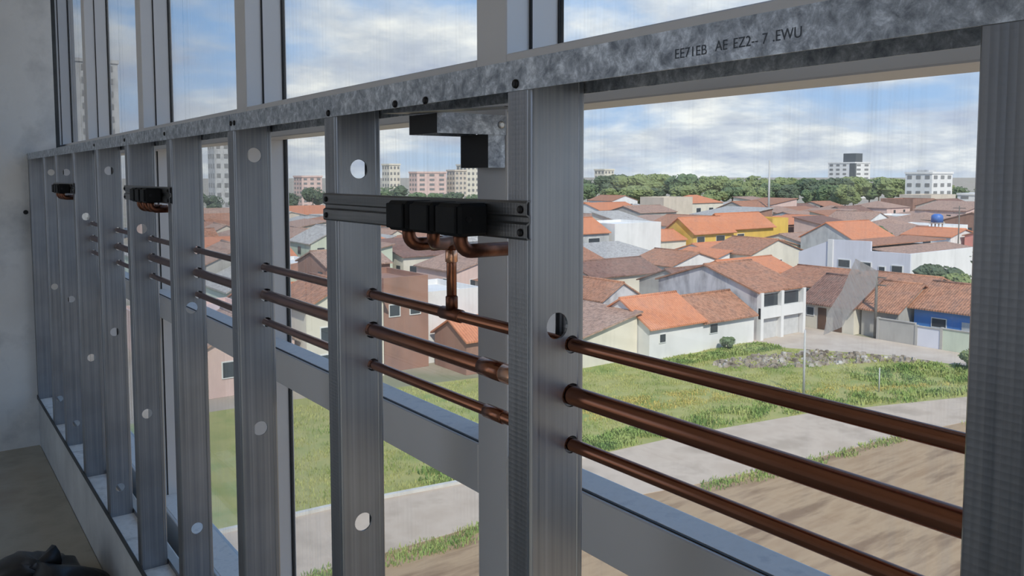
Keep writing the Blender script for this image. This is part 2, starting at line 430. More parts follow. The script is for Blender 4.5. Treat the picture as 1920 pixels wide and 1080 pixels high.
NWORD = ['nearest the end wall', 'second from the end wall', 'third from the end wall', 'fourth from the end wall', 'filling the right half of the photo', 'beside the viewer', 'behind the viewer', 'farthest behind the viewer']
for i in range(4, -4, -1):
    yn = MY0 + MS * i                 # near face of the far mullion
    y0 = yn - MS + MW; y1 = yn
    o = (XM, (y0 + y1) / 2, 0)
    w = empty('window_%d' % (nwin + 1), o)
    tag(w, 'grey aluminium window bay ' + NWORD[nwin], kind='structure')
    nwin += 1
    MB(o).bbox(XM, 0.674, y1, y1 + MW, ZB0, ZH, 0.0015).build('mullion', 'aluminium', w)
    t = MB(o).bbox(XM, 0.645, y0, y1, ZTU0, ZTU1, 0.0015); t.build('transom', 'aluminium', w)
    MB(o).box(0.645, 0.673, y0, y1, ZTU0 + 0.004, ZTU1).build('glazing_pocket', 'aluminium', w)
    MB(o).bbox(XM, 0.632, y0, y1, ZTM0, ZTM1, 0.0015).build('transom', 'aluminium', w)
    MB(o).box(0.632, 0.673, y0, y1, ZTM0, ZTM1 - 0.021).build('glazing_pocket', 'aluminium', w)
    MB(o).box(XM + 0.004, XM + 0.0065, y0, y1, ZTM1, ZTM1 + 0.0012).build('drip_groove', 'gasket', w)
    MB(o).box(XM + 0.008, 0.6315, y0, y1, ZTM1 - 0.001, ZTM1 + 0.0012).build('sill_cap', 'sill_white', w)
    MB(o).box(XM + 0.008, 0.6615, y0, y1, ZB1 - 0.013, ZB1 - 0.0108).build('sill_cap', 'sill_white', w)
    MB(o).bbox(XM, 0.673, y0, y1, ZB0, ZB1 - 0.012, 0.002).build('bottom_rail', 'aluminium', w)
    pane_group(w, y0, y1, ZTU1, ZH, o)
    pane_group(w, y0, y1, ZTM1 - 0.021, ZTU0 + 0.004, o)
    pane_group(w, y0, y1, ZB1 - 0.012, ZTM0, o)
yl = MY0 + MS * 4 + MW
tag(MB().box(XM, 0.70, yl + 0.001, 6.4, ZB0, ZH).build('wall_far_facade', 'facade'), 'facade continuing behind the end wall', kind='structure')

# ================================================================== STEEL STUD WALL
def plate(mb, u0, u1, v0, v1, circles, y, th):
    pts = [Vector((u0, v0)), Vector((u1, v0)), Vector((u1, v1)), Vector((u0, v1))]
    edges = [(0, 1), (1, 2), (2, 3), (3, 0)]
    # a few extra points along the long sides keep the triangles compact
    for cu, cv, r in circles:
        n0 = len(pts); n = 22
        for k in range(n):
            a = 2 * PI * k / n
            pts.append(Vector((min(max(cu + r * math.cos(a), u0 + 0.0003), u1 - 0.0003), cv + r * math.sin(a))))
            edges.append((n0 + k, n0 + (k + 1) % n))
    vs, es, fs, *_ = delaunay_2d_cdt(pts, edges, [], 0, 1e-7)
    keep = []
    for f in fs:
        c = sum((vs[i] for i in f), Vector((0, 0))) / len(f)
        if all((c.x - cu) ** 2 + (c.y - cv) ** 2 > (r * 0.985) ** 2 for cu, cv, r in circles):
            keep.append(tuple(f))
    mb.add([(p.x, y, p.y) for p in vs], keep)
    mb.add([(p.x, y + th, p.y) for p in vs], [f[::-1] for f in keep])
    for cu, cv, r in circles:
        n = 22
        ring = [(cu + r * math.cos(2 * PI * k / n), cv + r * math.sin(2 * PI * k / n)) for k in range(n)]
        mb.add([(a, y, b) for a, b in ring] + [(a, y + th * 3, b) for a, b in ring], [(k, (k + 1) % n, n + (k + 1) % n, n + k) for k in range(n)])
PIPES = ((-0.1527, 0.0061), (-0.1995, 0.0088), (-0.2455, 0.0060))
XP = D + 0.048
STUDS = [ # web Y, round knock-outs (x offset, rel z), pipes through it, label
 (0.166, [(0.031, 0.010), (0.031, -0.45)], True, 'dark galvanised steel stud cut off by the right edge of the photo'),
 (0.567, [(0.031, -0.134), (0.031, -0.594)], True, 'galvanised steel stud carrying the right end of the nearest black outlet rail'),
 (0.966, [(0.032, 0.009), (0.031, -0.452), (0.031, -0.912)], True, 'galvanised steel stud carrying the far end of the nearest black outlet rail'),
 (1.360, [(0.033, 0.035), (0.033, -0.426), (0.033, -0.886)], True, 'galvanised steel stud under the overlapping joint of the top track'),
 (1.762, [(0.033, -0.272), (0.031, -0.741)], True, 'galvanised steel stud carrying the near end of the middle outlet rail'),
 (2.162, [(0.027, -0.128), (0.025, -0.588)], True, 'galvanised steel stud carrying the far end of the middle outlet rail'),
 (2.560, [(0.030, 0.016), (0.030, -0.444), (0.030, -0.90)], True, 'galvanised steel stud standing between the middle and the farthest outlet rail'),
 (2.960, [(0.030, -0.129), (0.030, -0.590)], True, 'galvanised steel stud where the copper pipes end, near the far outlet rail'),
 (3.350, [(0.033, 0.015), (0.033, -0.445), (0.033, -0.905)], False, 'galvanised steel stud seen behind the farthest small black outlets'),
 (3.665, [(0.024, 0.016), (0.020, -0.432), (0.022, -0.880)], False, 'pale galvanised steel stud with dark holes nearest the end wall'),
]
ZS0, ZS1 = z(-0.984), z(0.096)
def stud(y, holes, pipes, label, flip=False):
    o = (D + WW / 2, y, ZS0)
    r = empty('steel_stud', o)
    tag(r, label, 'stud', 'steel studs of the low wall')
    circles = [(D + hx, z(hz), 0.0122) for hx, hz in holes]
    if pipes:
        circles += [(XP, z(pz), pr + 0.0022) for pz, pr in PIPES]
    m = MB(o)
    plate(m, D + 0.004, D + WW - 0.0045, ZS0, ZS1, circles, y, 0.0009)
    # rounded room-side corner and rear corner of the web
    c = []
    for k in range(6):
        a = k / 5 * PI / 2
        c.append((D + 0.004 - 0.004 * math.sin(a), y + 0.004 - 0.004 * math.cos(a)))
    m.extrude(c, 'z', ZS0, ZS1, close=False)
    e = [(D + WW - 0.0045, y)]
    for k in range(6):
        a = k / 5 * PI / 2
        e.append((D + WW - 0.0035 + 0.0035 * math.sin(a), y + 0.0035 - 0.0035 * math.cos(a)))
    m.extrude(e, 'z', ZS0, ZS1, close=False)
    w = m.build('web', 'stud_web', r)
    # shallow rolled beads running down the web
    b = MB(o)
    hz = sorted([c_[1] for c_ in circles])
    for bx in (D + WW - 0.0078,):
        b.extrude([(bx - 0.0010, y - 0.00002), (bx, y - 0.0007), (bx + 0.0010, y - 0.00002)], 'z', ZS0, ZS1)
    b.build('rolled_bead', 'stud_web', r)
    for sgn, xf in ((1, D), (-1, D + WW)):
        f = MB(o)
        f.extrude([(xf, y + 0.004), (xf, y + 0.032), (xf + sgn * 0.002, y + 0.0335), (xf + sgn * 0.007, y + 0.0335), (xf + sgn * 0.007, y + 0.0327), (xf + sgn * 0.0025, y + 0.0327), (xf + sgn * 0.0009, y + 0.0312), (xf + sgn * 0.0009, y + 0.004)], 'z', ZS0, ZS1)
        fixnormals(f.build('flange', 'stud_flange', r))
    return r
for s in STUDS: stud(*s)
# channel fixed to the end wall
we_o = (D + WW / 2, YW - 0.036, ZS0)
r = empty('wall_channel', we_o); tag(r, 'dark galvanised channel fixed upright against the end wall', 'stud', 'steel studs of the low wall')
MB(we_o).box(D, D + WW, YW - 0.0363, YW - 0.0353, ZS0, ZS1).build('web', 'stud_web', r)
for x0 in (D, D + WW - 0.001):
    MB(we_o).box(x0, x0 + 0.001, YW - 0.0353, YW - 0.001, ZS0, ZS1).build('flange', 'stud_flange', r)

# ---- tracks
def track(name, y0, y1, zt, down, label, th=0.0011, grow=0.0, fl=0.0255, band=False):
    o = (D + WW / 2, (y0 + y1) / 2, zt)
    r = empty(name, o); tag(r, label, 'track')
    x0, x1 = D - 0.0016 - grow, D + WW + 0.0016 + grow
    s = -1 if down else 1
    MB(o).box(x0, x1, y0, y1, zt, zt + th).build('web', 'track_steel' if down else 'track_dust', r)
    for a in (x0, x1 - th):
        zz = sorted((zt, zt + s * fl))
        MB(o).box(a, a + th, y0, y1, *zz).build('flange', 'track_steel' if down else 'stud_flange', r)
    if band: MB(o).box(x0 - 0.0016, x0 - 0.0001, y0, y1, zt - 0.004, zt + 0.0135).build('dark_band', 'dark_strip', r)  # dark strip along the front of the bottom track
    return r
t1 = track('top_track', -1.2, 1.372, z(0.0995), True, 'nearest mottled galvanised top track with faint stamped print')
t2 = track('top_track', 1.340, 3.27, z(0.1000), True, 'middle galvanised top track starting at the overlap joint', grow=0.0003)
t3 = track('top_track', 3.275, YW - 0.001, z(0.0995), True, 'short pale galvanised top track against the end wall')
track('bottom_track', -1.2, YW - 0.001, z(-0.9849), False, 'galvanised bottom track with dusty bed on the curb', fl=0.014, band=True)
def screw(parent, x, y, zr, m='screw_black', r=0.0042, ax=(-1, 0, 0)):
    o = parent.location
    a = Vector(ax)
    p = Vector((x, y, z(zr)))
    b = MB(o).tube([tuple(p), tuple(p + a * 0.0016), tuple(p + a * 0.0026)], [r, r * 0.92, r * 0.55], 12)
    return b.build('screw', m, parent)
for t, y, zr in ((t1, 0.585, 0.080), (t1, 0.740, 0.077), (t1, 0.805, 0.078), (t1, 0.981, 0.079), (t2, 1.796, 0.087), (t1, 1.366, 0.086), (t1, 1.349, 0.086), (t2, 2.18, 0.088), (t2, 2.58, 0.088)):
    screw(t, D - 0.0018, y, zr)
# flared, cut end of the overlapping track
o = t1.location
fixnormals(MB(o).extrude([(1.372, z(0.0990)), (1.430, z(0.0960)), (1.405, z(0.0745)), (1.372, z(0.0745))], 'x', D - 0.0033, D - 0.0022).build('flared_end', 'track_steel', t1))
# stamped print on the nearest track (reads upside down)
def print_text(txt, y0, zr, h, width, parent):
    cu = bpy.data.curves.new('stamped_print', 'FONT'); cu.body = txt; cu.size = 1.0
    to = bpy.data.objects.new('tmp', cu); COL.objects.link(to)
    dg = bpy.context.evaluated_depsgraph_get()
    me = bpy.data.meshes.new_from_object(to.evaluated_get(dg))
    bpy.data.objects.remove(to, do_unlink=True)
    xs = [v.co.x for v in me.vertices]; ys = [v.co.y for v in me.vertices]
    w = max(xs) - min(xs); hh = max(ys)
    for v in me.vertices:
        u = (v.co.x - min(xs)) / w * width; q = v.co.y / hh * h
        v.co = Vector((D - 0.0018, y0 - u, z(zr) + q)) - parent.location
    me.materials.clear(); me.materials.append(MATS['print_ink'])
    ob = bpy.data.objects.new('stamped_print', me); COL.objects.link(ob); ob.parent = parent
    return ob
print_text('EE71EB', 0.400, 0.0805, 0.0065, 0.028, t1)
print_text('AE', 0.365, 0.0815, 0.0065, 0.010, t1)
print_text('EZ2-- 7', 0.350, 0.0815, 0.0065, 0.026, t1)
print_text('.EWU', 0.320, 0.0820, 0.0065, 0.020, t1)

# ---- tie bracket between top track and mullion
o = (0.54, 0.843, z(0.05)); r = empty('tie_bracket', o)
tag(r, 'galvanised offcut bracket tying the top track to the mullion', 'bracket')
m = MB(o); m.box(0.4886, XM - 0.001, 0.8105, 0.8115, z(0.049), z(0.0725)); m.box(0.4886, XM - 0.001, 0.875, 0.876, z(0.049), z(0.0725))
m.box(0.4886, XM - 0.001, 0.8115, 0.875, z(0.0715), z(0.0725))
m.build('tie_arm', 'track_steel', r)
MB(o).box(0.4886, 0.4896, 0.8115, 0.875, z(0.049), z(0.0715)).build('shaded_end', 'gasket', r)  # black sheet paints the shade of the arm's open room-side end
for ya in (0.8125, 0.873): MB(o).box(0.5600, XM - 0.001, ya, ya + 0.001, z(0.010), z(0.050)).build('wall_leg', 'track_steel', r)
MB(o).box(0.5600, 0.5610, 0.8135, 0.873, z(0.010), z(0.050)).build('shaded_end', 'gasket', r)  # black sheet paints the shade on the leg's room-facing side
screw(r, 0.577, 0.8105, 0.061, 'screw_zinc', 0.0048, (0, -1, 0))
# loose strip under the track
o = (0.47, 0.76, z(0.072)); m = MB(o)
m.add([(0.445, 0.86, z(0.0715)), (0.480, 0.86, z(0.0725)), (0.480, 0.62, z(0.064)), (0.445, 0.62, z(0.0635)), (0.445, 0.86, z(0.0722)), (0.480, 0.86, z(0.0732)), (0.480, 0.62, z(0.0647)), (0.445, 0.62, z(0.0642))],
      [(0, 1, 2, 3), (7, 6, 5, 4), (0, 4, 5, 1), (1, 5, 6, 2), (2, 6, 7, 3), (3, 7, 4, 0)])
tag(fixnormals(m.build('metal_strip', 'rail_steel', loc=o)), 'dark bent metal strip tucked under the top track', 'strip')

# ================================================================== COPPER PIPES
def pipe(pz, pr, y0, y1, label, fits=()):
    o = (XP, (y0 + y1) / 2, z(pz))
    r = empty('copper_pipe', o); tag(r, label, 'pipe', 'copper pipes through the studs')
    MB(o).tube([(XP, y0, z(pz)), (XP, y0 * .5 + y1 * .5, z(pz)), (XP, y1, z(pz))], pr, 28).build('tube', 'copper', r)
    for a, b, mt in fits:
        MB(o).tube([(XP, a, z(pz)), (XP, a + 0.001, z(pz)), (XP, b - 0.001, z(pz)), (XP, b, z(pz))], [pr + 0.0002, pr + 0.0012, pr + 0.0012, pr + 0.0002], 28).build('coupling', mt, r)
    return r
pipe(PIPES[0][0], PIPES[0][1], -1.2, 2.985, 'upper thin copper pipe running through the studs', [(0.752, 0.792, 'copper_burnt')])
pipe(PIPES[1][0], PIPES[1][1], -1.2, 2.985, 'thick middle copper pipe running through the studs', [(0.672, 0.712, 'copper'), (0.630, 0.672, 'copper_bright')])  # nearer fitting in a brighter copper tone
pipe(PIPES[2][0], PIPES[2][1], -1.2, 2.985, 'lowest thin copper pipe running through the studs', [(0.672, 0.705, 'copper')])
# short drop from the outlets to the upper pipe
o = (XP, 0.772, z(-0.15)); r = empty('drop_pipe', o); tag(r, 'short upright copper pipe joining the outlets to the upper pipe', 'pipe')
MB(o).tube([(XP, 0.772, z(-0.1465)), (XP, 0.772, z(-0.10)), (XP, 0.772, z(-0.0800))], 0.0056, 20).build('tube', 'copper', r)
MB(o).tube([(XP, 0.772, z(-0.1475)), (XP, 0.772, z(-0.133)), (XP, 0.772, z(-0.132))], [0.0068, 0.0068, 0.0058], 20).build('tee_collar', 'copper_burnt', r)
MB(o).tube([(XP, 0.772, z(-0.095)), (XP, 0.772, z(-0.094)), (XP, 0.772, z(-0.0815)), (XP, 0.772, z(-0.0805))], [0.0058, 0.0069, 0.0069, 0.0058], 20).build('brazed_collar', 'copper_bright', r)
pth = [(XP, 0.772, z(-0.081)), (XP - 0.001, 0.7705, z(-0.0745)), (XP - 0.004, 0.766, z(-0.0705)), (XP - 0.012, 0.757, z(-0.0685)), (0.440, 0.722, z(-0.0685)), (0.425, 0.712, z(-0.067)), (0.415, 0.698, z(-0.062)), (0.412, 0.692, z(-0.052))]
MB(o).tube(pth, 0.0064, 18).build('bent_arm', 'copper_burnt', r)

# ---- outlet rails with black boxes: three places along the wall
def rail(y0, y1, label):
    o = (D - 0.006, (y0 + y1) / 2, z(-0.0385)); r = empty('outlet_rail', o); tag(r, label, 'rail', 'outlet rails')
    xa = D - 0.0004
    za, zb = -0.0215, -0.0555
    prof = [(xa, za), (xa - 0.004, za), (xa - 0.0052, za - 0.002), (xa - 0.0052, za - 0.0125), (xa - 0.002, za - 0.0145), (xa - 0.002, za - 0.0185), (xa - 0.0052, za - 0.0205), (xa - 0.0052, zb + 0.002), (xa - 0.004, zb), (xa, zb), (xa, zb + 0.001), (xa - 0.003, zb + 0.001), (xa - 0.0042, zb + 0.003), (xa - 0.0042, za - 0.022), (xa - 0.001, za - 0.0195), (xa - 0.001, za - 0.0135), (xa - 0.0042, za - 0.0115), (xa - 0.0042, za - 0.003), (xa - 0.003, za - 0.001), (xa, za - 0.001)]
    fixnormals(MB(o).extrude([(a, z(b)) for a, b in prof], 'y', y0, y1).build('profile', 'rail_steel', r))
    for yy in (y0 + 0.008, y1 - 0.010):
        for zr in (-0.029, -0.049): screw(r, D - 0.0056, yy, zr, 'screw_black', 0.0036)
    return r
rail(0.565, 0.994, 'ribbed steel rail with black outlets between the two nearest full studs')
rail(1.760, 2.190, 'ribbed steel rail with black outlets in the middle of the wall')
rail(2.958, 3.380, 'ribbed steel rail with black outlets near the end wall')
def outlet(yc, elbow, label):
    xb, xf = D - 0.0058, 0.396
    o = (xb, yc, z(-0.052)); r = empty('gas_outlet', o); tag(r, label, 'outlet', 'black gas outlets')
    MB(o).bbox(xf, xb, yc - 0.020, yc + 0.020, z(-0.0545), z(-0.0245), 0.003).build('body', 'black_plastic', r)
    MB(o).bbox(xf - 0.003, xf, yc - 0.017, yc + 0.017, z(-0.052), z(-0.027), 0.001).build('cover', 'black_plastic', r)
    MB(o).bbox(xf + 0.006, xb, yc + 0.020, yc + 0.0285, z(-0.050), z(-0.028), 0.002).build('side_lug', 'black_plastic', r)
    MB(o).tube([(xf + 0.010, yc - 0.0195, z(-0.039)), (xf + 0.010, yc - 0.0213, z(-0.039))], 0.0028, 10).build('screw', 'screw_black', r)
    if elbow:
        x0 = 0.410; R = 0.012
        p = [(x0, yc, z(-0.052)), (x0, yc, z(-0.0575))]
        for k in range(1, 7):
            a = k / 6 * PI / 2
            p.append((x0 + R * (1 - math.cos(a)), yc, z(-0.0575) - R * math.sin(a)))
        p.append((elbow, yc, z(-0.0695)))
        MB(o).tube(p, 0.0068, 18).build('elbow', 'copper_burnt', r)
        MB(o).tube([(elbow - 0.001, yc, z(-0.0695)), (elbow + 0.016, yc, z(-0.0695)), (elbow + 0.017, yc, z(-0.0695))], [0.0078, 0.0078, 0.006], 18).build('socket', 'copper', r)
    return r
for base, where in ((0.0, 'nearest'), (1.195, 'middle'), (2.393, 'farthest')):
    outlet(0.738 + base, 0.438, 'left one of the three black outlets on the %s rail' % where)
    outlet(0.690 + base, 0.438 if base else None, 'centre one of the three black outlets on the %s rail' % where)
    outlet(0.641 + base, 0.470, 'right one of the three black outlets on the %s rail' % where)

# ================================================================== BAG ON THE FLOOR
def bag(cx, cy, rx, ry, h, seed, label):
    rnd = random.Random(seed)
    o = (cx, cy, 0.0)
    nu, nv = 44, 18
    vs = []; fs = []
    ph = [rnd.uniform(0, 6.28) for _ in range(8)]
    for j in range(nv + 1):
        t = j / nv
        for i in range(nu):
            a = 2 * PI * i / nu
            fold = 1 + 0.10 * math.sin(5 * a + ph[0] + 3 * t) + 0.06 * math.sin(11 * a + ph[1] - 5 * t) + 0.04 * math.sin(17 * a + ph[2])
            rr = math.cos(t * PI / 2) ** 0.55 * fold
            zz = h * (math.sin(t * PI / 2)) * (1 + 0.22 * math.sin(2 * a + ph[3]) + 0.14 * math.sin(3 * a + ph[4]) * (1 - t) + 0.10 * math.sin(9 * a + ph[5]) * (1 - t) * t)
            vs.append((cx + rx * rr * math.cos(a), cy + ry * rr * math.sin(a), max(zz, 0)))
    for j in range(nv):
        for i in range(nu):
            i2 = (i + 1) % nu
            fs.append((j * nu + i, j * nu + i2, (j + 1) * nu + i2, (j + 1) * nu + i))
    fs.append(tuple(range(nu))[::-1]); fs.append(tuple(nv * nu + i for i in range(nu)))
    m = MB(o); m.add(vs, fs); m.smooth = True
    r = empty('rubbish_bag', o); tag(r, label, 'bag')
    m.build('sack', 'bag_black', r)
    k = MB(o)
    k.tube([(cx, cy, h * 0.9), (cx + 0.02, cy + 0.01, h * 1.10), (cx + 0.05, cy + 0.02, h * 1.12)], [0.025, 0.016, 0.035], 9)
    k.build('gathered_neck', 'bag_black', r)
bag(0.250, 2.60, 0.165, 0.20, 0.105, 3, 'crumpled black bag on the floor beside the curb')
bag(0.060, 2.66, 0.110, 0.16, 0.110, 9, 'second black bag at the lower left corner of the photo')

# ================================================================== GROUND OUTSIDE
def flat(name, mname, pts, zt, label, th=0.3):
    m = MB(); n = len(pts)
    m.add([(x, y, zt) for x, y in pts] + [(x, y, zt - th) for x, y in pts], [tuple(range(n)), tuple(range(n, 2 * n))[::-1]] + [(i, n + i, n + (i + 1) % n, (i + 1) % n) for i in range(n)])
    return tag(fixnormals(m.build(name, mname)), label, kind='structure')
flat('floor_town', 'town_ground', [(-3000, -3000), (6000, -3000), (6000, 6000), (-3000, 6000)], GZ - 0.06, 'bare ground under the town reaching to the horizon')
flat('floor_dirt_field', 'dirt', [(-40, -60), (80, -60), (80, 21.2), (66, 22.6), (53, 23.7), (46, 24.9), (37.7, 25.6), (30.3, 26.8), (19.5, 29.2), (11.3, 29.3), (-40, 31)], GZ - 0.02, 'dry brown dirt field in front of the building')
flat('floor_road', 'road', [(-40, 30.5), (11.3, 28.9), (19.5, 28.8), (30.3, 26.5), (37.7, 25.3), (46, 24.6), (53, 23.4), (66, 22.3), (80, 21.0), (80, 24.0), (66, 26.0), (58, 26.2), (45.6, 30.4), (36.3, 32.0), (28.6, 32.6), (21.9, 33.3), (14.8, 34.3), (-40, 37)], GZ, 'pale concrete road crossing between grass and dirt')
flat('floor_grass', 'grass_ground', [(-40, 36.6), (14.8, 34.1), (21.9, 33.0), (28.6, 32.3), (36.3, 31.7), (45.6, 30.1), (58, 25.9), (66, 25.7), (67.2, 30), (66.5, 36), (62, 43), (61.5, 47.4), (48, 47.6), (40, 49.5), (20, 53), (-40, 56)], GZ - 0.015, 'vacant grassy lot below the houses')
flat('floor_dirt_street', 'dirt_road', [(67.0, 20), (71.6, 20), (71.6, 60), (66, 60), (60.5, 47.5), (61.5, 43.5), (66.2, 36), (67.0, 30)], GZ - 0.008, 'unpaved beige street along the fences')
# light kerb along the grass edge
k = MB()
kp = [(8, 34.6), (14.8, 34.2), (21.9, 33.2), (28.6, 32.5)]
for (x0, y0), (x1, y1) in zip(kp, kp[1:]):
    k.add([(x0, y0, GZ), (x1, y1, GZ), (x1, y1 + 0.25, GZ), (x0, y0 + 0.25, GZ), (x0, y0, GZ + 0.14), (x1, y1, GZ + 0.14), (x1, y1 + 0.25, GZ + 0.14), (x0, y0 + 0.25, GZ + 0.14)],
          [(0, 3, 2, 1), (4, 5, 6, 7), (0, 1, 5, 4), (1, 2, 6, 5), (2, 3, 7, 6), (3, 0, 4, 7)])
tag(k.build('trim_1', 'kerb'), 'pale kerb between the road and the grass', kind='structure')

RN = random.Random(11)
def inpoly(x, y, P):
    c = False
    for i in range(len(P)):
        x0, y0 = P[i]; x1, y1 = P[i - 1]
        if (y0 > y) != (y1 > y) and x < (x1 - x0) * (y - y0) / (y1 - y0) + x0: c = not c
    return c
def tufts(name, mname, polys, n, h0, h1, label, spread=0.35, blades=5, seed=1, clump=True):
    rnd = random.Random(seed)
    m = MB()
    cnt = 0
    while cnt < n:
        P = polys[rnd.randrange(len(polys))]
        x = rnd.uniform(min(p[0] for p in P), max(p[0] for p in P)); y = rnd.uniform(min(p[1] for p in P), max(p[1] for p in P))
        if not inpoly(x, y, P): continue
        if clump and math.sin(x * 1.7 + 2.1 * math.sin(y * 1.1)) + math.sin(y * 2.3 + 1.7 * math.sin(x * 0.9)) < rnd.uniform(-1.4, 0.9): continue
        cnt += 1
        for b in range(blades):
            a = rnd.uniform(0, 2 * PI); h = rnd.uniform(h0, h1); w = h * rnd.uniform(0.10, 0.22)
            ox, oy = x + rnd.uniform(-spread, spread), y + rnd.uniform(-spread, spread)
            lx, ly = math.cos(a) * h * 0.5, math.sin(a) * h * 0.5
            px, py = -math.sin(a) * w, math.cos(a) * w
            m.add([(ox - px, oy - py, GZ - 0.03), (ox + px, oy + py, GZ - 0.03), (ox + px * .7 + lx * .5, oy + py * .7 + ly * .5, GZ + h * .7), (ox - px * .7 + lx * .5, oy - py * .7 + ly * .5, GZ + h * .7), (ox + lx, oy + ly, GZ + h)],
                  [(0, 1, 2, 3), (3, 2, 4)])
    return tag(m.build(name, mname), label, 'grass', kind='stuff')
GRASS = [(12, 35), (21.9, 33.6), (28.6, 32.9), (36.3, 32.3), (45.6, 30.7), (58, 26.6), (65.5, 26.3), (66.4, 30), (65.5, 36), (61, 43), (60.5, 47), (48, 47.2), (40, 49), (20, 52)]
tufts('meadow_grass', 'grass_blades', [GRASS], 12000, 0.05, 0.15, 'short green and yellowish grass growing over the vacant lot', seed=2)
tufts('yellow_grass', 'grass_yellow', [[(44, 36.0), (52, 32.0), (58, 29.0), (61, 28.6), (56, 31.5), (48, 37.0)], [(30, 38), (44, 35.5), (45, 38), (33, 42)]], 1100, 0.06, 0.17, 'yellowish dry grass patch in the vacant lot', seed=3)
tufts('weeds', 'weed_green', [[(36.5, 32.4), (45.6, 30.8), (52, 28.6), (58, 26.8), (60, 27.5), (52, 31.5), (44, 34.5), (37, 34)], [(55, 31.5), (62, 28), (66, 26.8), (66.4, 31.5), (64, 34), (57, 35)], [(28.6, 33), (36, 32.4), (36, 34), (29, 35.5)], [(20, 34), (28.6, 33), (28, 35), (20, 36)], [(48, 46), (61, 46), (61, 43.5), (49, 44.5)]], 7000, 0.08, 0.30, 'dark green weeds along the road edge and the lot corner', seed=4)
tufts('verge_grass', 'weed_green', [[(30.3, 26.4), (37.7, 25.2), (46, 24.5), (47, 24.0), (37, 24.5), (30, 25.6)], [(50.5, 23.5), (58, 22.9), (66, 22.1), (66, 21.2), (52, 22.6)], [(11.3, 28.8), (19.5, 28.7), (24, 27.8), (24, 26.9), (19, 27.6), (11, 28)]], 1500, 0.06, 0.20, 'thin green verge between road and dirt field', seed=5)
# rubble and litter heap at the end of the lot
def rubble():
    rnd = random.Random(8); m = MB()
    P = [(50.5, 42.0), (56, 38.0), (62, 36.0), (66.0, 32.4), (66.2, 35.2), (62.5, 41.0), (58, 42.5), (52, 43.8)]
    n = 0
    while n < 850:
        x, y = rnd.uniform(50, 66.5), rnd.uniform(32, 44)
        if not inpoly(x, y, P): continue
        n += 1
        s = rnd.choice((0.08, 0.12, 0.18, 0.3)) * rnd.uniform(0.6, 1.3); zz = GZ - 0.03
        a = rnd.uniform(0, PI); c, d = math.cos(a) * s, math.sin(a) * s
        h = s * rnd.uniform(0.5, 1.1)
        q = [(x + c, y + d), (x - d * .7, y + c * .7), (x - c, y - d), (x + d * .8, y - c * .8)]
        m.add([(u, v, zz) for u, v in q] + [(x + (u - x) * .6 + rnd.uniform(-.03, .03), y + (v - y) * .6, zz + h) for u, v in q], [(4, 5, 6, 7), (0, 1, 5, 4), (1, 2, 6, 5), (2, 3, 7, 6), (3, 0, 4, 7)])
    tag(m.build('rubble_heap', 'rubble'), 'scattered rubble and pale litter at the far end of the lot', 'rubble', kind='stuff')
rubble()

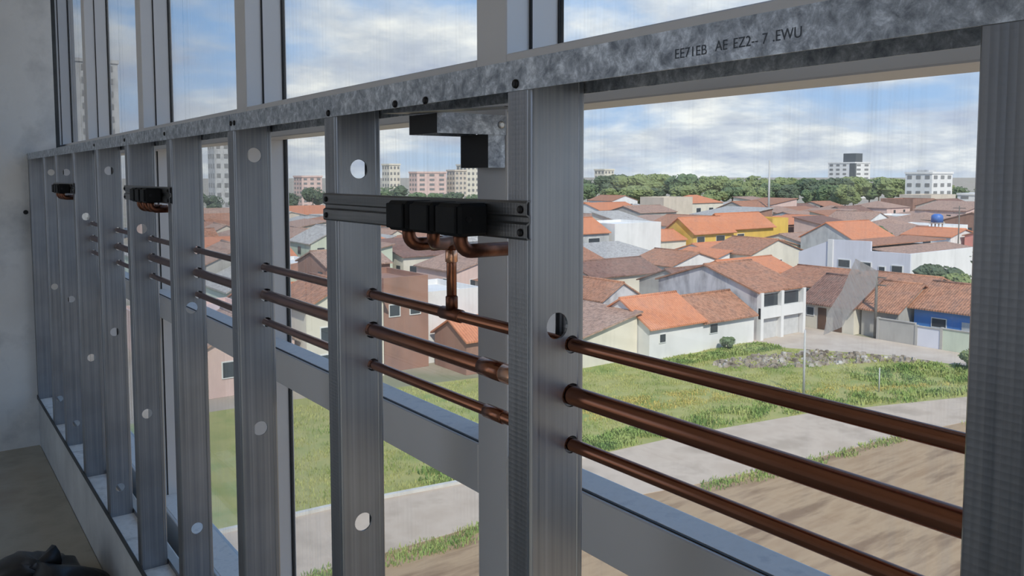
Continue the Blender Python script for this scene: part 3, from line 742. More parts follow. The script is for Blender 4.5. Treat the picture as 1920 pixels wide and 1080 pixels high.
# ================================================================== HOUSES
def house(x0, x1, y0, y1, h, roof, wall, rmat, label, wins=(), doors=(), name='house', group=None, rise=1.6, ov=0.35, panes=True, cat='house', gablewall=None):
    o = ((x0 + x1) / 2, (y0 + y1) / 2, GZ - 0.05)
    r = empty(name, o); tag(r, label, cat, group)
    zb, zt = GZ - 0.05, GZ + h
    m = MB(o)
    xm, ym = (x0 + x1) / 2, (y0 + y1) / 2
    m.box(x0, x1, y0, y1, zb, zt)
    if roof == 'x':      # ridge along x, gables on the x ends
        for xx in (x0, x1 - 0.12):
            m.extrude([(y0, zt), (y1, zt), (ym, zt + rise)], 'x', xx, xx + 0.12)
    elif roof == 'y':
        for yy in (y0, y1 - 0.12):
            m.extrude([(x0, zt), (x1, zt), (xm, zt + rise)], 'y', yy, yy + 0.12)
    elif roof == 'flat':
        for a in ((x0, x1, y0, y0 + .18), (x0, x1, y1 - .18, y1), (x0, x0 + .18, y0 + .18, y1 - .18), (x1 - .18, x1, y0 + .18, y1 - .18)):
            m.box(*a, zt, zt + 0.45)
    m.build('wall', 'wall_' + wall, r)
    th = 0.14
    if roof in ('x', 'y'):
        half = (y1 - y0) / 2 if roof == 'x' else (x1 - x0) / 2
        sl = rise / half
        for s in (-1, 1):
            e = MB(o)
            pr = []
            c = ym if roof == 'x' else xm
            pr = [(c, zt + rise + 0.02), (c + s * (half + ov), zt - ov * sl + 0.02), (c + s * (half + ov), zt - ov * sl + 0.02 + th), (c, zt + rise + 0.02 + th)]
            if roof == 'x': e.extrude(pr, 'x', x0 - ov * .6, x1 + ov * .6)
            else: e.extrude(pr, 'y', y0 - ov * .6, y1 + ov * .6)
            fixnormals(e.build('roof_slope', 'roof_%s_%s' % (rmat, 'x' if roof == 'x' else 'y'), r))
        rp = [(x0 - .2, ym, zt + rise + th), (x1 + .2, ym, zt + rise + th)] if roof == 'x' else [(xm, y0 - .2, zt + rise + th), (xm, y1 + .2, zt + rise + th)]
        MB(o).tube(rp, 0.14, 6).build('ridge_cap', 'roof_%s_x' % rmat, r)
    elif roof == 'shedx':   # falls towards -x
        e = MB(o); e.extrude([(x0 - ov, zt - 0.05), (x1 + ov, zt + rise), (x1 + ov, zt + rise + th), (x0 - ov, zt - 0.05 + th)], 'y', y0 - ov, y1 + ov)
        fixnormals(e.build('roof_slope', 'roof_%s_y' % rmat, r))
        e = MB(o); e.extrude([(x0 + .3, zt), (x1, zt), (x1, zt + rise)], 'y', y0, y1); fixnormals(e.build('side_wall', 'wall_' + wall, r))
    elif roof == 'shedy':   # falls towards -y
        e = MB(o); e.extrude([(y0 - ov, zt - 0.05), (y1 + ov, zt + rise), (y1 + ov, zt + rise + th), (y0 - ov, zt - 0.05 + th)], 'x', x0 - ov, x1 + ov)
        fixnormals(e.build('roof_slope', 'roof_%s_x' % rmat, r))
        e = MB(o); e.extrude([(y0 + .3, zt), (y1, zt), (y1, zt + rise)], 'x', x0, x1); fixnormals(e.build('side_wall', 'wall_' + wall, r))
    elif roof == 'hip':
        a = min(x1 - x0, y1 - y0) / 2
        e = MB(o)
        X0, X1, Y0, Y1 = x0 - ov, x1 + ov, y0 - ov, y1 + ov
        if x1 - x0 >= y1 - y0: R0, R1 = (X0 + a + ov, ym), (X1 - a - ov, ym)
        else: R0, R1 = (xm, Y0 + a + ov), (xm, Y1 - a - ov)
        vs = [(X0, Y0, zt - .1), (X1, Y0, zt - .1), (X1, Y1, zt - .1), (X0, Y1, zt - .1), (*R0, zt + rise), (*R1, zt + rise)]
        if x1 - x0 >= y1 - y0: fs = [(0, 1, 5, 4), (1, 2, 5), (2, 3, 4, 5), (3, 0, 4), (0, 3, 2, 1)]
        else: fs = [(0, 1, 4), (1, 2, 5, 4), (2, 3, 5), (3, 0, 4, 5), (0, 3, 2, 1)]
        e.add(vs, fs); fixnormals(e.build('roof', 'roof_%s_%s' % (rmat, 'y' if x1 - x0 < y1 - y0 else 'x'), r))
    for face, u, zz, w, hh in wins:
        f = MB(o); g = MB(o)
        if face == 'x':
            f.box(x0 - 0.06, x0 + 0.02, y0 + u, y0 + u + w, GZ + zz, GZ + zz + hh); g.box(x0 - 0.07, x0 - 0.055, y0 + u + .08, y0 + u + w - .08, GZ + zz + .08, GZ + zz + hh - .08)
        else:
            f.box(x0 + u, x0 + u + w, y0 - 0.06, y0 + 0.02, GZ + zz, GZ + zz + hh); g.box(x0 + u + .08, x0 + u + w - .08, y0 - 0.07, y0 - 0.055, GZ + zz + .08, GZ + zz + hh - .08)
        if panes:
            wf = f.build('window', 'frame_white', r); g.build('pane', 'far_glass', wf)
        else:
            f.build('window', 'far_glass', r)
    for face, u, w, hh, mt in doors:
        f = MB(o)
        if face == 'x': f.box(x0 - 0.05, x0 + 0.02, y0 + u, y0 + u + w, GZ, GZ + hh)
        else: f.box(x0 + u, x0 + u + w, y0 - 0.05, y0 + 0.02, GZ, GZ + hh)
        f.build('door', mt, r)
    return r
USED = []
def H(*a, **k):
    USED.append((a[0] - 1, a[1] + 1, a[2] - 1, a[3] + 1))
    return house(*a, **k)
# --- the row in front
H(48.1, 54.6, 46.9, 53.6, 2.7, 'x', 'white', 'orange', 'low white house with bright orange roof facing the grass', wins=[('y', 1.1, 1.3, 0.8, 0.8)], rise=1.9)
H(54.7, 61.6, 47.0, 53.0, 2.5, 'x', 'white', 'terracotta', 'low white house with patchy tiled roof beside the two-storey building', wins=[('y', 0.8, 1.35, 1.1, 0.9)], rise=1.7)
H(41.5, 48.0, 48.2, 55.5, 2.3, 'shedx', 'cream', 'faded', 'low lean-to house with faded sloping roof left of the orange roof', rise=1.5)
r = H(62.2, 69.0, 47.2, 59.4, 4.4, 'x', 'stained', 'terracotta', 'two-storey white building with veranda openings and stained side wall', rise=1.9, wins=[('y', 0.5, 2.9, 2.7, 1.3), ('y', 3.5, 2.9, 2.8, 1.3)], doors=[('y', 0.5, 2.7, 1.9, 'door_metal'), ('y', 3.5, 2.8, 1.9, 'door_metal')])
o = r.location
MB(o).box(62.2, 69.0, 46.75, 47.0, GZ + 1.95, GZ + 2.95).build('parapet', 'wall_white', r)
for px in (62.2, 65.2, 68.6):
    MB(o).box(px, px + 0.4, 46.70, 47.18, GZ - 0.05, GZ + 4.35).build('pillar', 'wall_white', r)
H(71.8, 80.5, 43.4, 49.0, 2.6, 'y', 'cream', 'brown', 'old house with dark brown tile roof and cream wall on the street', wins=[('x', 4.2, 1.2, 0.9, 0.9)], doors=[('x', 2.9, 0.9, 2.1, 'door_brown'), ('x', 1.2, 0.9, 2.0, 'door_brown')], rise=2.2, ov=0.5)
H(72.6, 80.5, 39.5, 43.1, 2.7, 'y', 'concrete', 'terracotta', 'house with orange-brown tile roof behind the utility pole', rise=2.0, ov=0.6)
H(74.6, 82.0, 28.5, 39.1, 3.1, 'y', 'blue', 'terracotta', 'bright blue house with tiled roof behind the grey fence', wins=[('x', 7.6, 1.3, 1.4, 0.9)], doors=[('x', 5.4, 0.9, 2.1, 'door_metal')], rise=1.8, ov=0.6)
# fence of different panels along the street
def fence(y0, y1, mt, h, label):
    o = (71.7, (y0 + y1) / 2, GZ); r = empty('yard_wall', o); tag(r, label, 'wall', 'yard walls along the street')
    MB(o).box(71.62, 71.80, y0, y1 - 0.22, GZ - 0.05, GZ + h).build('panel', mt, r)
    MB(o).box(71.56, 71.86, y1 - 0.22, y1, GZ - 0.05, GZ + h + 0.12).build('post', 'wall_concrete', r)
    MB(o).box(71.56, 71.86, y0, y1 - 0.22, GZ + h, GZ + h + 0.08).build('coping', 'wall_concrete', r)
fence(37.4, 41.0, 'wall_concrete', 1.9, 'dark weathered yard wall beside the utility pole')
fence(35.2, 37.4, 'wall_lavender', 1.7, 'pale metal gate in the yard walls before the blue house')
fence(32.3, 35.2, 'wall_palegreen', 1.8, 'greenish grey yard wall directly before the blue house')
fence(28.0, 32.3, 'wall_beige', 1.9, 'beige yard wall at the right end of the street')
# --- the second row
o = (112, 64, GZ); r = empty('house', o); tag(r, 'large plain white building with small dark windows and stepped parapet', 'house'); USED.append((104, 127, 55, 73.5))
fixnormals(MB(o).extrude([(55.9, GZ - .05), (72.6, GZ - .05), (72.6, GZ + 3.9), (67.2, GZ + 6.0), (61.4, GZ + 6.1), (61.4, GZ + 4.8), (55.9, GZ + 4.8)], 'x', 105.2, 105.5).build('front_wall', 'wall_lavender', r))  # lavender tint paints the shaded side of the white building
MB(o).box(105.5, 126.0, 55.9, 56.2, GZ - .05, GZ + 4.8).build('side_wall', 'wall_white', r)
MB(o).box(105.5, 126.0, 72.3, 72.6, GZ - .05, GZ + 3.9).build('side_wall', 'wall_white', r)
MB(o).box(125.7, 126.0, 56.2, 72.3, GZ - .05, GZ + 4.6).build('rear_wall', 'wall_white', r)
fixnormals(MB(o).extrude([(56.2, GZ + 4.3), (61.4, GZ + 5.0), (61.4, GZ + 5.15), (56.2, GZ + 4.45)], 'x', 105.6, 125.7).build('roof_slope', 'roof_faded_x', r))
fixnormals(MB(o).extrude([(61.4, GZ + 5.4), (67.2, GZ + 5.6), (72.5, GZ + 3.7), (72.5, GZ + 3.85), (67.2, GZ + 5.75), (61.4, GZ + 5.55)], 'x', 105.6, 125.7).build('roof_slope', 'roof_terracotta_x', r))
MB(o).box(105.02, 105.2, 67.0, 67.8, GZ - .05, GZ + 6.05).build('pilaster', 'wall_white', r)
for (wa, wb_, za_, zb_) in ((64.3, 66.2, 2.2, 3.4), (61.2, 62.9, 2.2, 3.3), (59.2, 60.2, 0.6, 2.9), (56.8, 58.4, 1.9, 3.2)):
    f = MB(o).box(105.10, 105.22, wa, wb_, GZ + za_, GZ + zb_).build('window', 'frame_white', r)
    MB(o).box(105.06, 105.11, wa + .12, wb_ - .12, GZ + za_ + .12, GZ + zb_ - .12).build('pane', 'far_glass', f)
H(131, 140, 63.3, 71.0, 5.4, 'y', 'white', 'orange', 'white two-storey house with thin orange roof behind the white hall', wins=[('x', 3.0, 3.4, 1.4, 1.6)], rise=1.0)
H(134, 142, 54.5, 62.6, 5.6, 'x', 'coral', 'terracotta', 'coral red house with large paired windows near the right stud', wins=[('x', 1.0, 3.2, 1.6, 1.6), ('x', 3.8, 3.2, 1.6, 1.6)], rise=1.2)
H(146, 158, 54, 64, 6.5, 'x', 'white', 'fibre', 'white gabled shed behind the coral house', rise=2.2)
H(128, 141, 78, 88, 4.2, 'x', 'grey', 'orange', 'grey gabled hall with smooth orange roof behind the white building', rise=2.6)
H(99.5, 112, 76.7, 85.0, 3.4, 'y', 'cream', 'terracotta', 'cream house with reddish roof left of the white hall', wins=[('y', 6.0, 1.2, 1.4, 1.2)], rise=1.9)
H(94.8, 98.8, 80.0, 88.0, 2.6, 'shedx', 'white', 'orange', 'small white walled annex with orange lean-to roof', rise=1.2)
r = H(95.9, 107.0, 101.8, 112.0, 6.5, 'flat', 'white', 'fibre', 'tall blank pinkish white wall block among the roofs')
H(84.5, 94.8, 102.0, 111.0, 5.6, 'x', 'grey', 'orange', 'grey two-storey house with orange roof beside the blank white block', wins=[('y', 1.5, 3.2, 2.6, 1.6), ('y', 5.6, 3.2, 2.6, 1.6), ('y', 1.5, 0.6, 2.6, 1.6), ('y', 5.6, 0.6, 2.6, 1.6)], rise=2.2)
H(120.2, 132.0, 106.0, 113.5, 4.2, 'x', 'yellow', 'orange', 'yellow house with vivid orange roof, left of the pair', wins=[('y', 1.0, 1.8, 2.2, 1.6), ('y', 6.5, 1.8, 2.6, 1.6)], rise=2.6, ov=0.6)
H(132.3, 146.0, 107.0, 115.0, 4.6, 'x', 'yellow', 'orange', 'yellow house with vivid orange roof, right of the pair', wins=[('y', 2.0, 1.8, 2.2, 1.6)], rise=2.6, ov=0.6)
H(147.0, 152.5, 108, 116, 5.6, 'flat', 'yellow', 'fibre', 'plain yellow annex wall at the right of the orange roofs')
H(112.5, 119.3, 107.0, 114, 3.0, 'x', 'cream', 'orange', 'small cream house with orange roof left of the yellow pair', rise=1.6)
H(186, 199, 176, 186, 8.0, 'flat', 'beige', 'fibre', 'tall beige plastered block in front of the tree line')
H(200, 216, 178, 190, 6.4, 'hip', 'cream', 'orange', 'cream house with red hipped roof beside the beige block', wins=[('y', 3, 3, 2.2, 1.8), ('y', 9, 3, 2.2, 1.8)], rise=2.4)
H(281, 298, 142.8, 154, 8.0, 'flat', 'beige', 'fibre', 'beige block below the white apartment building')
H(262, 276, 139, 150, 7.0, 'flat', 'brick', 'fibre', 'unplastered brick block left of the beige block')
# --- low roofs between the front row and the white blocks
for i, (x0, x1, y0, y1, h, rf, wl, rm, lab) in enumerate((
    (67.2, 79.4, 75.3, 83.5, 2.5, 'x', 'cream', 'brown', 'low house with broad brown roof below the blank white block'),
    (55.5, 60.8, 60.5, 70.0, 2.6, 'y', 'stained', 'terracotta', 'low house with mossy reddish roof behind the orange roofed house'),
    (70.5, 80.0, 62.0, 70.5, 2.6, 'x', 'concrete', 'brown', 'house with brown roof just behind the stained side wall'),
    (82.0, 93.0, 64.5, 72.5, 2.7, 'x', 'cream', 'orange', 'house with pale front and orange roof left of the white hall'),
    (82.0, 92.5, 76.0, 84.0, 2.9, 'y', 'white', 'terracotta', 'white house with terracotta roof two rows behind the veranda building'),
    (54.5, 65.0, 73.0, 82.0, 2.7, 'hip', 'beige', 'terracotta', 'beige house with hipped terracotta roof near the big stud'),
    (82.0, 93.0, 88.0, 98.0, 2.8, 'shedy', 'concrete', 'fibre', 'bare concrete shed with sheet roof in front of the white block'),
    (68.0, 80.0, 87.0, 97.0, 3.0, 'x', 'grey', 'terracotta', 'grey house with reddish roof in front of the grey two-storey house'),
    (55.0, 66.0, 87.0, 97.0, 3.0, 'y', 'pink', 'faded', 'pink house with faded roof beside the big stud'),
    (84.0, 95.0, 44.0, 52.5, 2.4, 'y', 'concrete', 'terracotta', 'low house with reddish roof before the large white building'),
    (84.0, 96.0, 54.0, 62.0, 2.2, 'y', 'brick', 'terracotta', 'low brick house with red roof at the foot of the white building'))):
    H(x0, x1, y0, y1, h, rf, wl, rm, lab, rise=1.5, wins=[('x', 2.0, 1.0, 1.1, 1.0), ('y', 2.0, 1.0, 1.1, 1.0)])
for x0, x1, y0, y1, h, rf, wl, rm, lab in (
    (104.5, 115.5, 88.0, 96.5, 2.4, 'x', 'white', 'orange', 'white house with small orange roof in front of the yellow pair'),
    (119.0, 130.0, 89.0, 98.0, 2.2, 'y', 'palegreen', 'terracotta', 'pale green house with terracotta roof in front of the yellow pair'),
    (133.0, 144.5, 91.0, 101.0, 2.6, 'x', 'cream', 'faded', 'cream house with faded roof below the right yellow house')):
    H(x0, x1, y0, y1, h, rf, wl, rm, lab, rise=1.3, wins=[('x', 2.0, 1.0, 1.1, 1.0), ('y', 2.0, 1.0, 1.1, 1.0), ('y', 5.0, 1.0, 1.1, 1.0)])
# --- left side, seen under the nearest outlet rail
H(29.0, 32.9, 56.2, 63.0, 6.8, 'flat', 'brick', 'fibre', 'three-storey brick building with pale window band', wins=[('y', 0.4, 4.2, 1.0, 1.0), ('y', 2.2, 4.2, 1.0, 1.0)])
H(33.1, 38.5, 57.0, 64.0, 5.3, 'flat', 'white', 'fibre', 'plain white block beside the brick building')
H(33.6, 41.0, 51.8, 56.4, 2.6, 'x', 'brick', 'orange', 'low house with orange roof in front of the plain white block', rise=1.2)
H(22.5, 28.6, 55.5, 62.0, 5.6, 'y', 'cream', 'terracotta', 'cream house with terracotta roof left of the brick building', wins=[('y', 1.0, 3.0, 1.2, 1.2), ('y', 3.6, 3.0, 1.2, 1.2), ('y', 1.0, 0.6, 1.2, 1.6)], rise=1.6)
H(15.8, 22.0, 56.5, 63.0, 3.4, 'y', 'pink', 'faded', 'pink low house with faded roof at the grass edge', wins=[('y', 1.0, 1.2, 1.2, 1.2)], rise=1.5)

# --- far big buildings
def tower(x0, x1, y0, y1, h, wall, label, floors, colsx, colsy, top=None, name='apartment_block', band=None):
    o = ((x0 + x1) / 2, (y0 + y1) / 2, GZ - .05); r = empty(name, o); tag(r, label, 'building')
    MB(o).box(x0, x1, y0, y1, GZ - .05, GZ + h).build('wall', 'wall_' + wall, r)
    MB(o).box(x0 - .3, x1 + .3, y0 - .3, y1 + .3, GZ + h, GZ + h + .8).build('roof', 'wall_' + wall, r)
    fh = h / floors
    for f in range(floors):
        zb = GZ + f * fh + fh * .35; zt = zb + fh * .45
        for c in range(colsy):
            a = y0 + (c + .25) * (y1 - y0) / colsy; MB(o).box(x0 - .12, x0 + .05, a, a + .5 * (y1 - y0) / colsy, zb, zt).build('window', 'skyline_glass', r)
        for c in range(colsx):
            a = x0 + (c + .25) * (x1 - x0) / colsx; MB(o).box(a, a + .5 * (x1 - x0) / colsx, y0 - .12, y0 + .05, zb, zt).build('window', 'skyline_glass', r)
    if top: MB(o).box(*top[:4], GZ + h, GZ + h + top[4]).build('roof_tank_room', 'wall_' + top[5], r)
    if band: MB(o).box(*band[:4], GZ, GZ + h).build('dark_panel', 'wall_charcoal', r)
    return r
tower(505.5, 524, 308, 327.5, 23.2, 'white', 'tall white apartment building with dark rooftop box rising behind the trees', 8, 2, 4, top=(508, 516, 309, 318, 6.6, 'charcoal'), band=(505.2, 507, 307.7, 311.5))
tower(329, 345.5, 167.1, 178, 15.7, 'white', 'pale apartment block with paired windows right of the trees', 5, 3, 3, top=(332, 338, 170, 175, 1.6, 'grey'))
tower(33, 42, 217, 226, 41.8, 'grey', 'tall grey balcony tower seen through the farthest window', 14, 2, 2)
T2 = ((110, 120, 372, 382, 30, 'grey', 'grey apartment tower in the gap left of the track joint'), (122, 131, 385, 394, 34, 'white', 'taller white apartment tower in the gap left of the track joint'), (128, 136, 400, 410, 22, 'cream', 'cream lower tower in the gap left of the track joint'),
      (196, 202, 372, 380, 20.5, 'cream', 'cream block with narrow front on the skyline left of the outlets'), (205, 222, 360, 368, 16.5, 'pink', 'long pinkish block on the skyline behind the outlet rail'), (226, 233, 358, 366, 17.5, 'beige', 'small beige block on the skyline between the pink and yellow blocks'),
      (237, 245, 364, 374, 20.5, 'cream', 'yellowish apartment block on the skyline beside the bracket'), (250, 260, 372, 382, 18, 'beige', 'beige apartment block on the skyline at the mullion'), (266, 275, 384, 394, 18, 'pink', 'pinkish apartment block on the skyline behind the mullion'),
      (150, 160, 372, 382, 14.5, 'pink', 'pinkish block on the skyline in the narrow glass gap'), (303, 310, 330, 338, 18, 'cream', 'cream slim block on the skyline beside the big stud'))
for a in T2: tower(*a, 7, 3, 3)
for i, (x0, y0, w, d, h, c, l) in enumerate(((352, 150, 24, 18, 7, 'white', 'white warehouse at the far right below the skyline'), (380, 132, 26, 16, 9, 'grey', 'grey warehouse at the far right edge of the view'), (430, 170, 14, 12, 13, 'cream', 'small cream tower block at the far right skyline'))):
    tower(x0, x0 + w, y0, y0 + d, h, c, l, 3, 4, 3, name='warehouse')
    USED.append((x0 - 1, x0 + w + 1, y0 - 1, y0 + d + 1))
for a in T2: USED.append((a[0] - 1, a[1] + 1, a[2] - 1, a[3] + 1))
USED.append((328, 347, 166, 179))

# --- the rest of the town: rows of small houses
rnd = random.Random(21)
WALLS = ['white', 'white', 'cream', 'cream', 'beige', 'pink', 'grey', 'palegreen', 'concrete', 'brick']
ROOFS = ['terracotta', 'terracotta', 'faded', 'faded', 'orange', 'brown', 'fibre']
RN_ = {'terracotta': 'terracotta', 'faded': 'faded clay', 'orange': 'orange', 'brown': 'brown', 'fibre': 'grey sheet'}
WN_ = {'white': 'white', 'cream': 'cream', 'beige': 'beige', 'pink': 'pink', 'grey': 'grey', 'palegreen': 'pale green', 'concrete': 'bare concrete', 'brick': 'brick'}
def free(x0, x1, y0, y1):
    return all(x1 < a or x0 > b or y1 < c or y0 > d for a, b, c, d in USED)
def in_view(x, y):
    a = math.degrees(math.atan2(x, y))
    return 13 < a < 36 or 40 < a < 68
def fill(xa, xb, ya, yb, step, rmin, rmax, near):
    n = 0
    x = xa
    while x < xb:
        y = ya
        while y < yb:
            rr = math.hypot(x, y)
            w = step * rnd.uniform(0.72, 0.93); d = step * rnd.uniform(0.72, 0.93)
            x0 = x + rnd.uniform(0, step - w); y0 = y + rnd.uniform(0, step - d)
            y += step
            keep = rnd.random() < 0.92
            wl, rf = rnd.choice(WALLS), rnd.choice(ROOFS)
            kind = rnd.choice(['x', 'y', 'x', 'y', 'hip', 'shedx', 'shedy', 'flat'])
            h = rnd.choice([2.8, 3.0, 3.2, 3.4, 5.2]) + (0.0 if near else rnd.uniform(0, 0.8))
            rise = rnd.uniform(1.2, 2.2)
            if not (rmin < rr < rmax) or not in_view(x0 + w / 2, y0 + d / 2) or not keep: continue
            if not free(x0, x0 + w, y0, y0 + d): continue
            if math.degrees(math.atan2(x0, y0)) < 38 and rr > 268: continue
            if x0 < 72.5 and y0 < 56: continue
            if 69 < x0 + w and x0 < 104 and y0 < 76: continue
            if 97 < x0 + w and x0 < 150 and y0 < 107 and y0 + d > 84: continue
            if 52 < x0 + w and x0 < 97 and y0 < 103 and y0 + d > 60: continue
            if 65 < x0 + w and x0 < 72.2 and y0 < 62: continue
            wins = []
            u = 1.0
            while u < d - 1.8:
                if rnd.random() < 0.6: wins.append(('x', u, 1.0 if h < 4 else 3.4, 1.1, 1.1))
                u += 2.8
            u = 1.0
            while u < w - 1.8:
                if rnd.random() < 0.5: wins.append(('y', u, 1.0 if h < 4 else 3.4, 1.1, 1.1))
                u += 2.8
            az = math.degrees(math.atan2(x0, y0))
            side = 'seen left of the big stud' if az < 38 else 'seen right of the big stud'
            dist = 'near rows of the town' if near else 'far rows of the town'
            lab = (WN_[wl], 'flat' if kind == 'flat' else RN_[rf], 'near' if near else 'far', 'left' if az < 38 else 'right')
            LAB.append((lab, az, house(x0, x0 + w, y0, y0 + d, h, kind, wl, rf, 'house', wins=wins, group='%s %s' % (dist, side), rise=rise, panes=False)))
            n += 1
            USED.append((x0, x0 + w, y0, y0 + d))
        x += step
    return n
LAB = []
c1 = fill(14, 200, 40, 175, 10.6, 62, 175, True)
c2 = fill(30, 330, 90, 345, 15.0, 175, 318, False)
ORD = ['first', 'second', 'third', 'fourth', 'fifth', 'sixth', 'seventh', 'eighth', 'ninth', 'tenth', 'eleventh', 'twelfth', 'thirteenth', 'fourteenth', 'fifteenth', 'sixteenth', 'seventeenth', 'eighteenth', 'nineteenth', 'twentieth']
for key in sorted(set(l[0] for l in LAB)):
    same = sorted([l for l in LAB if l[0] == key], key=lambda l: l[1])
    for k, l in enumerate(same):
        wl, rf, nf, lr = key
        l[2]['label'] = ('only' if len(same) == 1 else ORD[k] + ' from left') + ' %s %s house with %s roof %s of the big stud' % (nf, wl, rf, lr)
print('filler houses', c1, c2)

# ================================================================== TREES, SHRUBS, POLES
def blob(m, cx, cy, cz, r, rnd, nu=10, nv=7, sq=0.8):
    vs = []; fs = []
    for j in range(nv + 1):
        t = PI * j / nv
        for i in range(nu):
            a = 2 * PI * i / nu + j * .3
            rr = r * rnd.uniform(0.78, 1.15)
            vs.append((cx + rr * math.sin(t) * math.cos(a), cy + rr * math.sin(t) * math.sin(a), cz + rr * sq * math.cos(t)))
    for j in range(nv):
        for i in range(nu):
            i2 = (i + 1) % nu
            fs.append((j * nu + i, (j + 1) * nu + i, (j + 1) * nu + i2, j * nu + i2))
    m.add(vs, fs)
def tree(x, y, h, rad, leaf, seed, label, group=None, name='tree', trunk=0.35, blobs=11):
    rd = random.Random(seed)
    o = (x, y, GZ); r = empty(name, o); tag(r, label, 'tree' if name == 'tree' else 'shrub', group)
    MB(o).tube([(x, y, GZ - .1), (x + rd.uniform(-.3, .3), y, GZ + h * .3), (x, y + rd.uniform(-.3, .3), GZ + h * .62)], [trunk, trunk * .7, trunk * .4], 7).build('trunk', 'bark', r)
    m = MB(o)
    base = h * (0.42 if name == 'tree' else 0.35)
    for k in range(blobs):
        a = rd.uniform(0, 2 * PI); q = rad * math.sqrt(rd.random()) * .72
        zz = base + (h - base) * rd.uniform(.1, .8); rr = rad * rd.uniform(.32, .5)
        blob(m, x + q * math.cos(a), y + q * math.sin(a), GZ + min(zz, h - rr * .8), rr, rd)
    # loose leaf sprays around the crown
    for k in range(220):
        a = rd.uniform(0, 2 * PI); t = rd.uniform(-.3, 1) ; q = rad * math.sqrt(max(0, 1 - t * t)) * rd.uniform(.8, 1.06)
        c = Vector((x + q * math.cos(a), y + q * math.sin(a), GZ + base + (h - base) * (.45 + .52 * t)))
        s = rad * rd.uniform(.05, .11)
        u = Vector((rd.uniform(-1, 1), rd.uniform(-1, 1), rd.uniform(-1, 1))).normalized() * s; v = u.orthogonal().normalized() * s * .7
        m.add([tuple(c - u), tuple(c + v), tuple(c + u), tuple(c - v)], [(0, 1, 2, 3)])
    m.build('crown', leaf, r)
rd = random.Random(5)
LF = {'leaf_dark': 'dark green', 'leaf_mid': 'mid green', 'leaf_light': 'light green'}
def belt(az0, az1, dist, n, h0, h1, where, seed):
    rd = random.Random(seed)
    for k in range(n):
        a = math.radians(az0 + (az1 - az0) * (k + .5 + rd.uniform(-.3, .3)) / n); dd = dist * rd.uniform(.94, 1.08)
        lf = rd.choice(['leaf_dark', 'leaf_dark', 'leaf_mid', 'leaf_light'])
        h = rd.uniform(h0, h1)
        tree(dd * math.sin(a), dd * math.cos(a), h, h * rd.uniform(.43, .53), lf, seed * 100 + k, 'broad %s tree, %s from the left in the %s' % (LF[lf], ORD[k], where), group=where)
belt(40.5, 53, 385, 15, 13, 16.0, 'long back tree belt', 1)
belt(53, 62, 400, 12, 12.5, 15, 'tree belt before the tall building', 2)
belt(41, 59, 348, 15, 9, 12, 'lower front tree row', 3)
belt(24, 35, 305, 9, 8, 12, 'row under the cream blocks', 4)
belt(14, 24, 330, 6, 8, 11, 'row in the narrow left gaps', 5)
belt(63, 68, 440, 4, 9, 12, 'row at the right skyline', 6)
for k, (x, y, h, rad, lf, lab) in enumerate((
    (100.0, 49.5, 4.2, 2.6, 'leaf_dark', 'dark round shrub at the corner of the large white building'),
    (99.0, 46.6, 3.6, 2.6, 'leaf_light', 'yellowish green shrub beside the dark round shrub'),
    (104.0, 45.6, 7.2, 2.0, 'leaf_light', 'tall light green tree touching the right stud'),
    (66.3, 29.4, 1.6, 1.5, 'leaf_light', 'small yellow-green bush at the street corner'),
    (56.6, 45.9, 1.1, 0.7, 'leaf_mid', 'little green shrub against the low white house wall'),
    (150, 88, 5.2, 4.0, 'leaf_mid', 'square green tree between the orange roofs'))):
    tree(x, y, h, rad, lf, 900 + k, lab, name='shrub' if h < 5 else 'tree', trunk=.15)
YT = []
for k in range(9):
    a = math.radians(rd.choice([rd.uniform(27, 34), rd.uniform(42, 64)])); dd = rd.uniform(120, 240)
    x, y = dd * math.sin(a), dd * math.cos(a)
    if free(x - 3, x + 3, y - 3, y + 3): YT.append((a, x, y))
for k, (a, x, y) in enumerate(sorted(YT)):
    tree(x, y, rd.uniform(6, 8), rd.uniform(2.2, 3.2), 'leaf_mid', 700 + k, '%s from left of the green yard trees among the house rows' % ORD[k], group='yard trees')
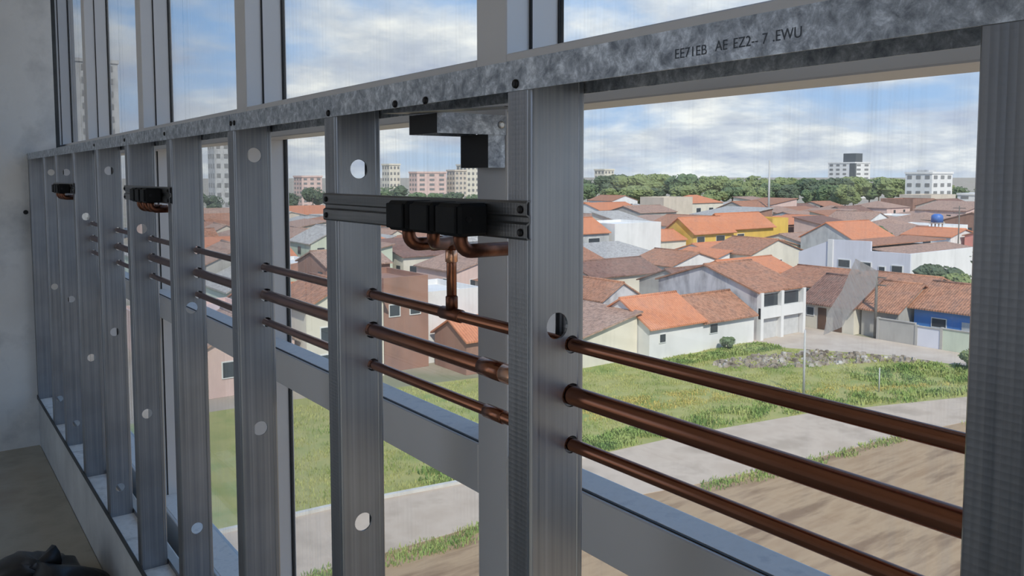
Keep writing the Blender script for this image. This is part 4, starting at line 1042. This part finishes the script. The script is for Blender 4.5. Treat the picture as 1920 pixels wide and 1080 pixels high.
def pole(x, y, h, r0, mt, label, arm=None, name='utility_pole'):
    o = (x, y, GZ); r = empty(name, o); tag(r, label, 'pole')
    MB(o).tube([(x, y, GZ - .1), (x, y, GZ + h)], [r0, r0 * .7], 8).build('shaft', mt, r)
    if arm == 'lamp':
        MB(o).tube([(x, y, GZ + h - .1), (x + .3, y - .5, GZ + h + .3), (x + .6, y - 1.2, GZ + h + .35)], 0.05, 6).build('arm', mt, r)
        MB(o).bbox(x + .45, x + .8, y - 1.7, y - 1.1, GZ + h + .25, GZ + h + .4, .03).build('lamp_head', mt, r)
    elif arm == 'cross':
        for q in (.3, 1.0): MB(o).box(x - .06, x + .06, y - .9, y + .9, GZ + h - q - .1, GZ + h - q).build('crossarm', mt, r)
pole(48.6, 32.9, 4.6, 0.09, 'pole_grey', 'slim pale pole standing in the grass beside the road')
pole(54.0, 30.6, 1.7, 0.05, 'pole_grey', 'short pale stake in the weeds by the road')
pole(72.0, 41.35, 6.0, 0.16, 'pole_dark', 'dark utility pole at the end of the yard walls', 'cross')
pole(205, 152, 19.5, 0.35, 'pole_grey', 'tall thin mast rising in front of the tree belt', name='mast')
pole(126.5, 60.0, 10.5, 0.12, 'pole_dark', 'thin dark pole behind the large white building', 'cross')
# water tank on a stand
o = (139, 69.5, GZ); r = empty('water_tank', o); tag(r, 'blue round water tank raised above the thin orange roof', 'tank')
MB(o).tube([(139, 69.5, GZ + 7.2), (139, 69.5, GZ + 8.3), (139, 69.5, GZ + 8.6)], [.95, .9, .5], 16).build('tank', 'tank_blue', r)
for sx in (-.6, .6):
    for sy in (-.6, .6): MB(o).box(139 + sx - .08, 139 + sx + .08, 69.5 + sy - .08, 69.5 + sy + .08, GZ - .05, GZ + 7.2).build('leg', 'wall_concrete', r)
MB(o).box(138.1, 139.9, 68.6, 70.4, GZ + 7.0, GZ + 7.2).build('platform', 'wall_concrete', r)

# ================================================================== SMEAR ON THE NEAR PANE
xs = XG - 0.0034
pts = [(0.3905, -0.070), (0.3695, -0.079), (0.3720, -0.092), (0.3950, -0.118), (0.4010, -0.130), (0.4190, -0.140), (0.4150, -0.119), (0.4020, -0.098), (0.3960, -0.083)]
q = xs / 0.646
SM = MB((xs, 0.395 * q, z(-0.105 * q)))
SM.add([(xs, a * q, z(b * q)) for a, b in pts], [tuple(range(len(pts)))])
tag(SM.build('glass_smear', 'dried_splash', loc=(xs, 0.395 * q, z(-0.105 * q))), 'beige streaky dried splash on the glass of the nearest window', 'smear')
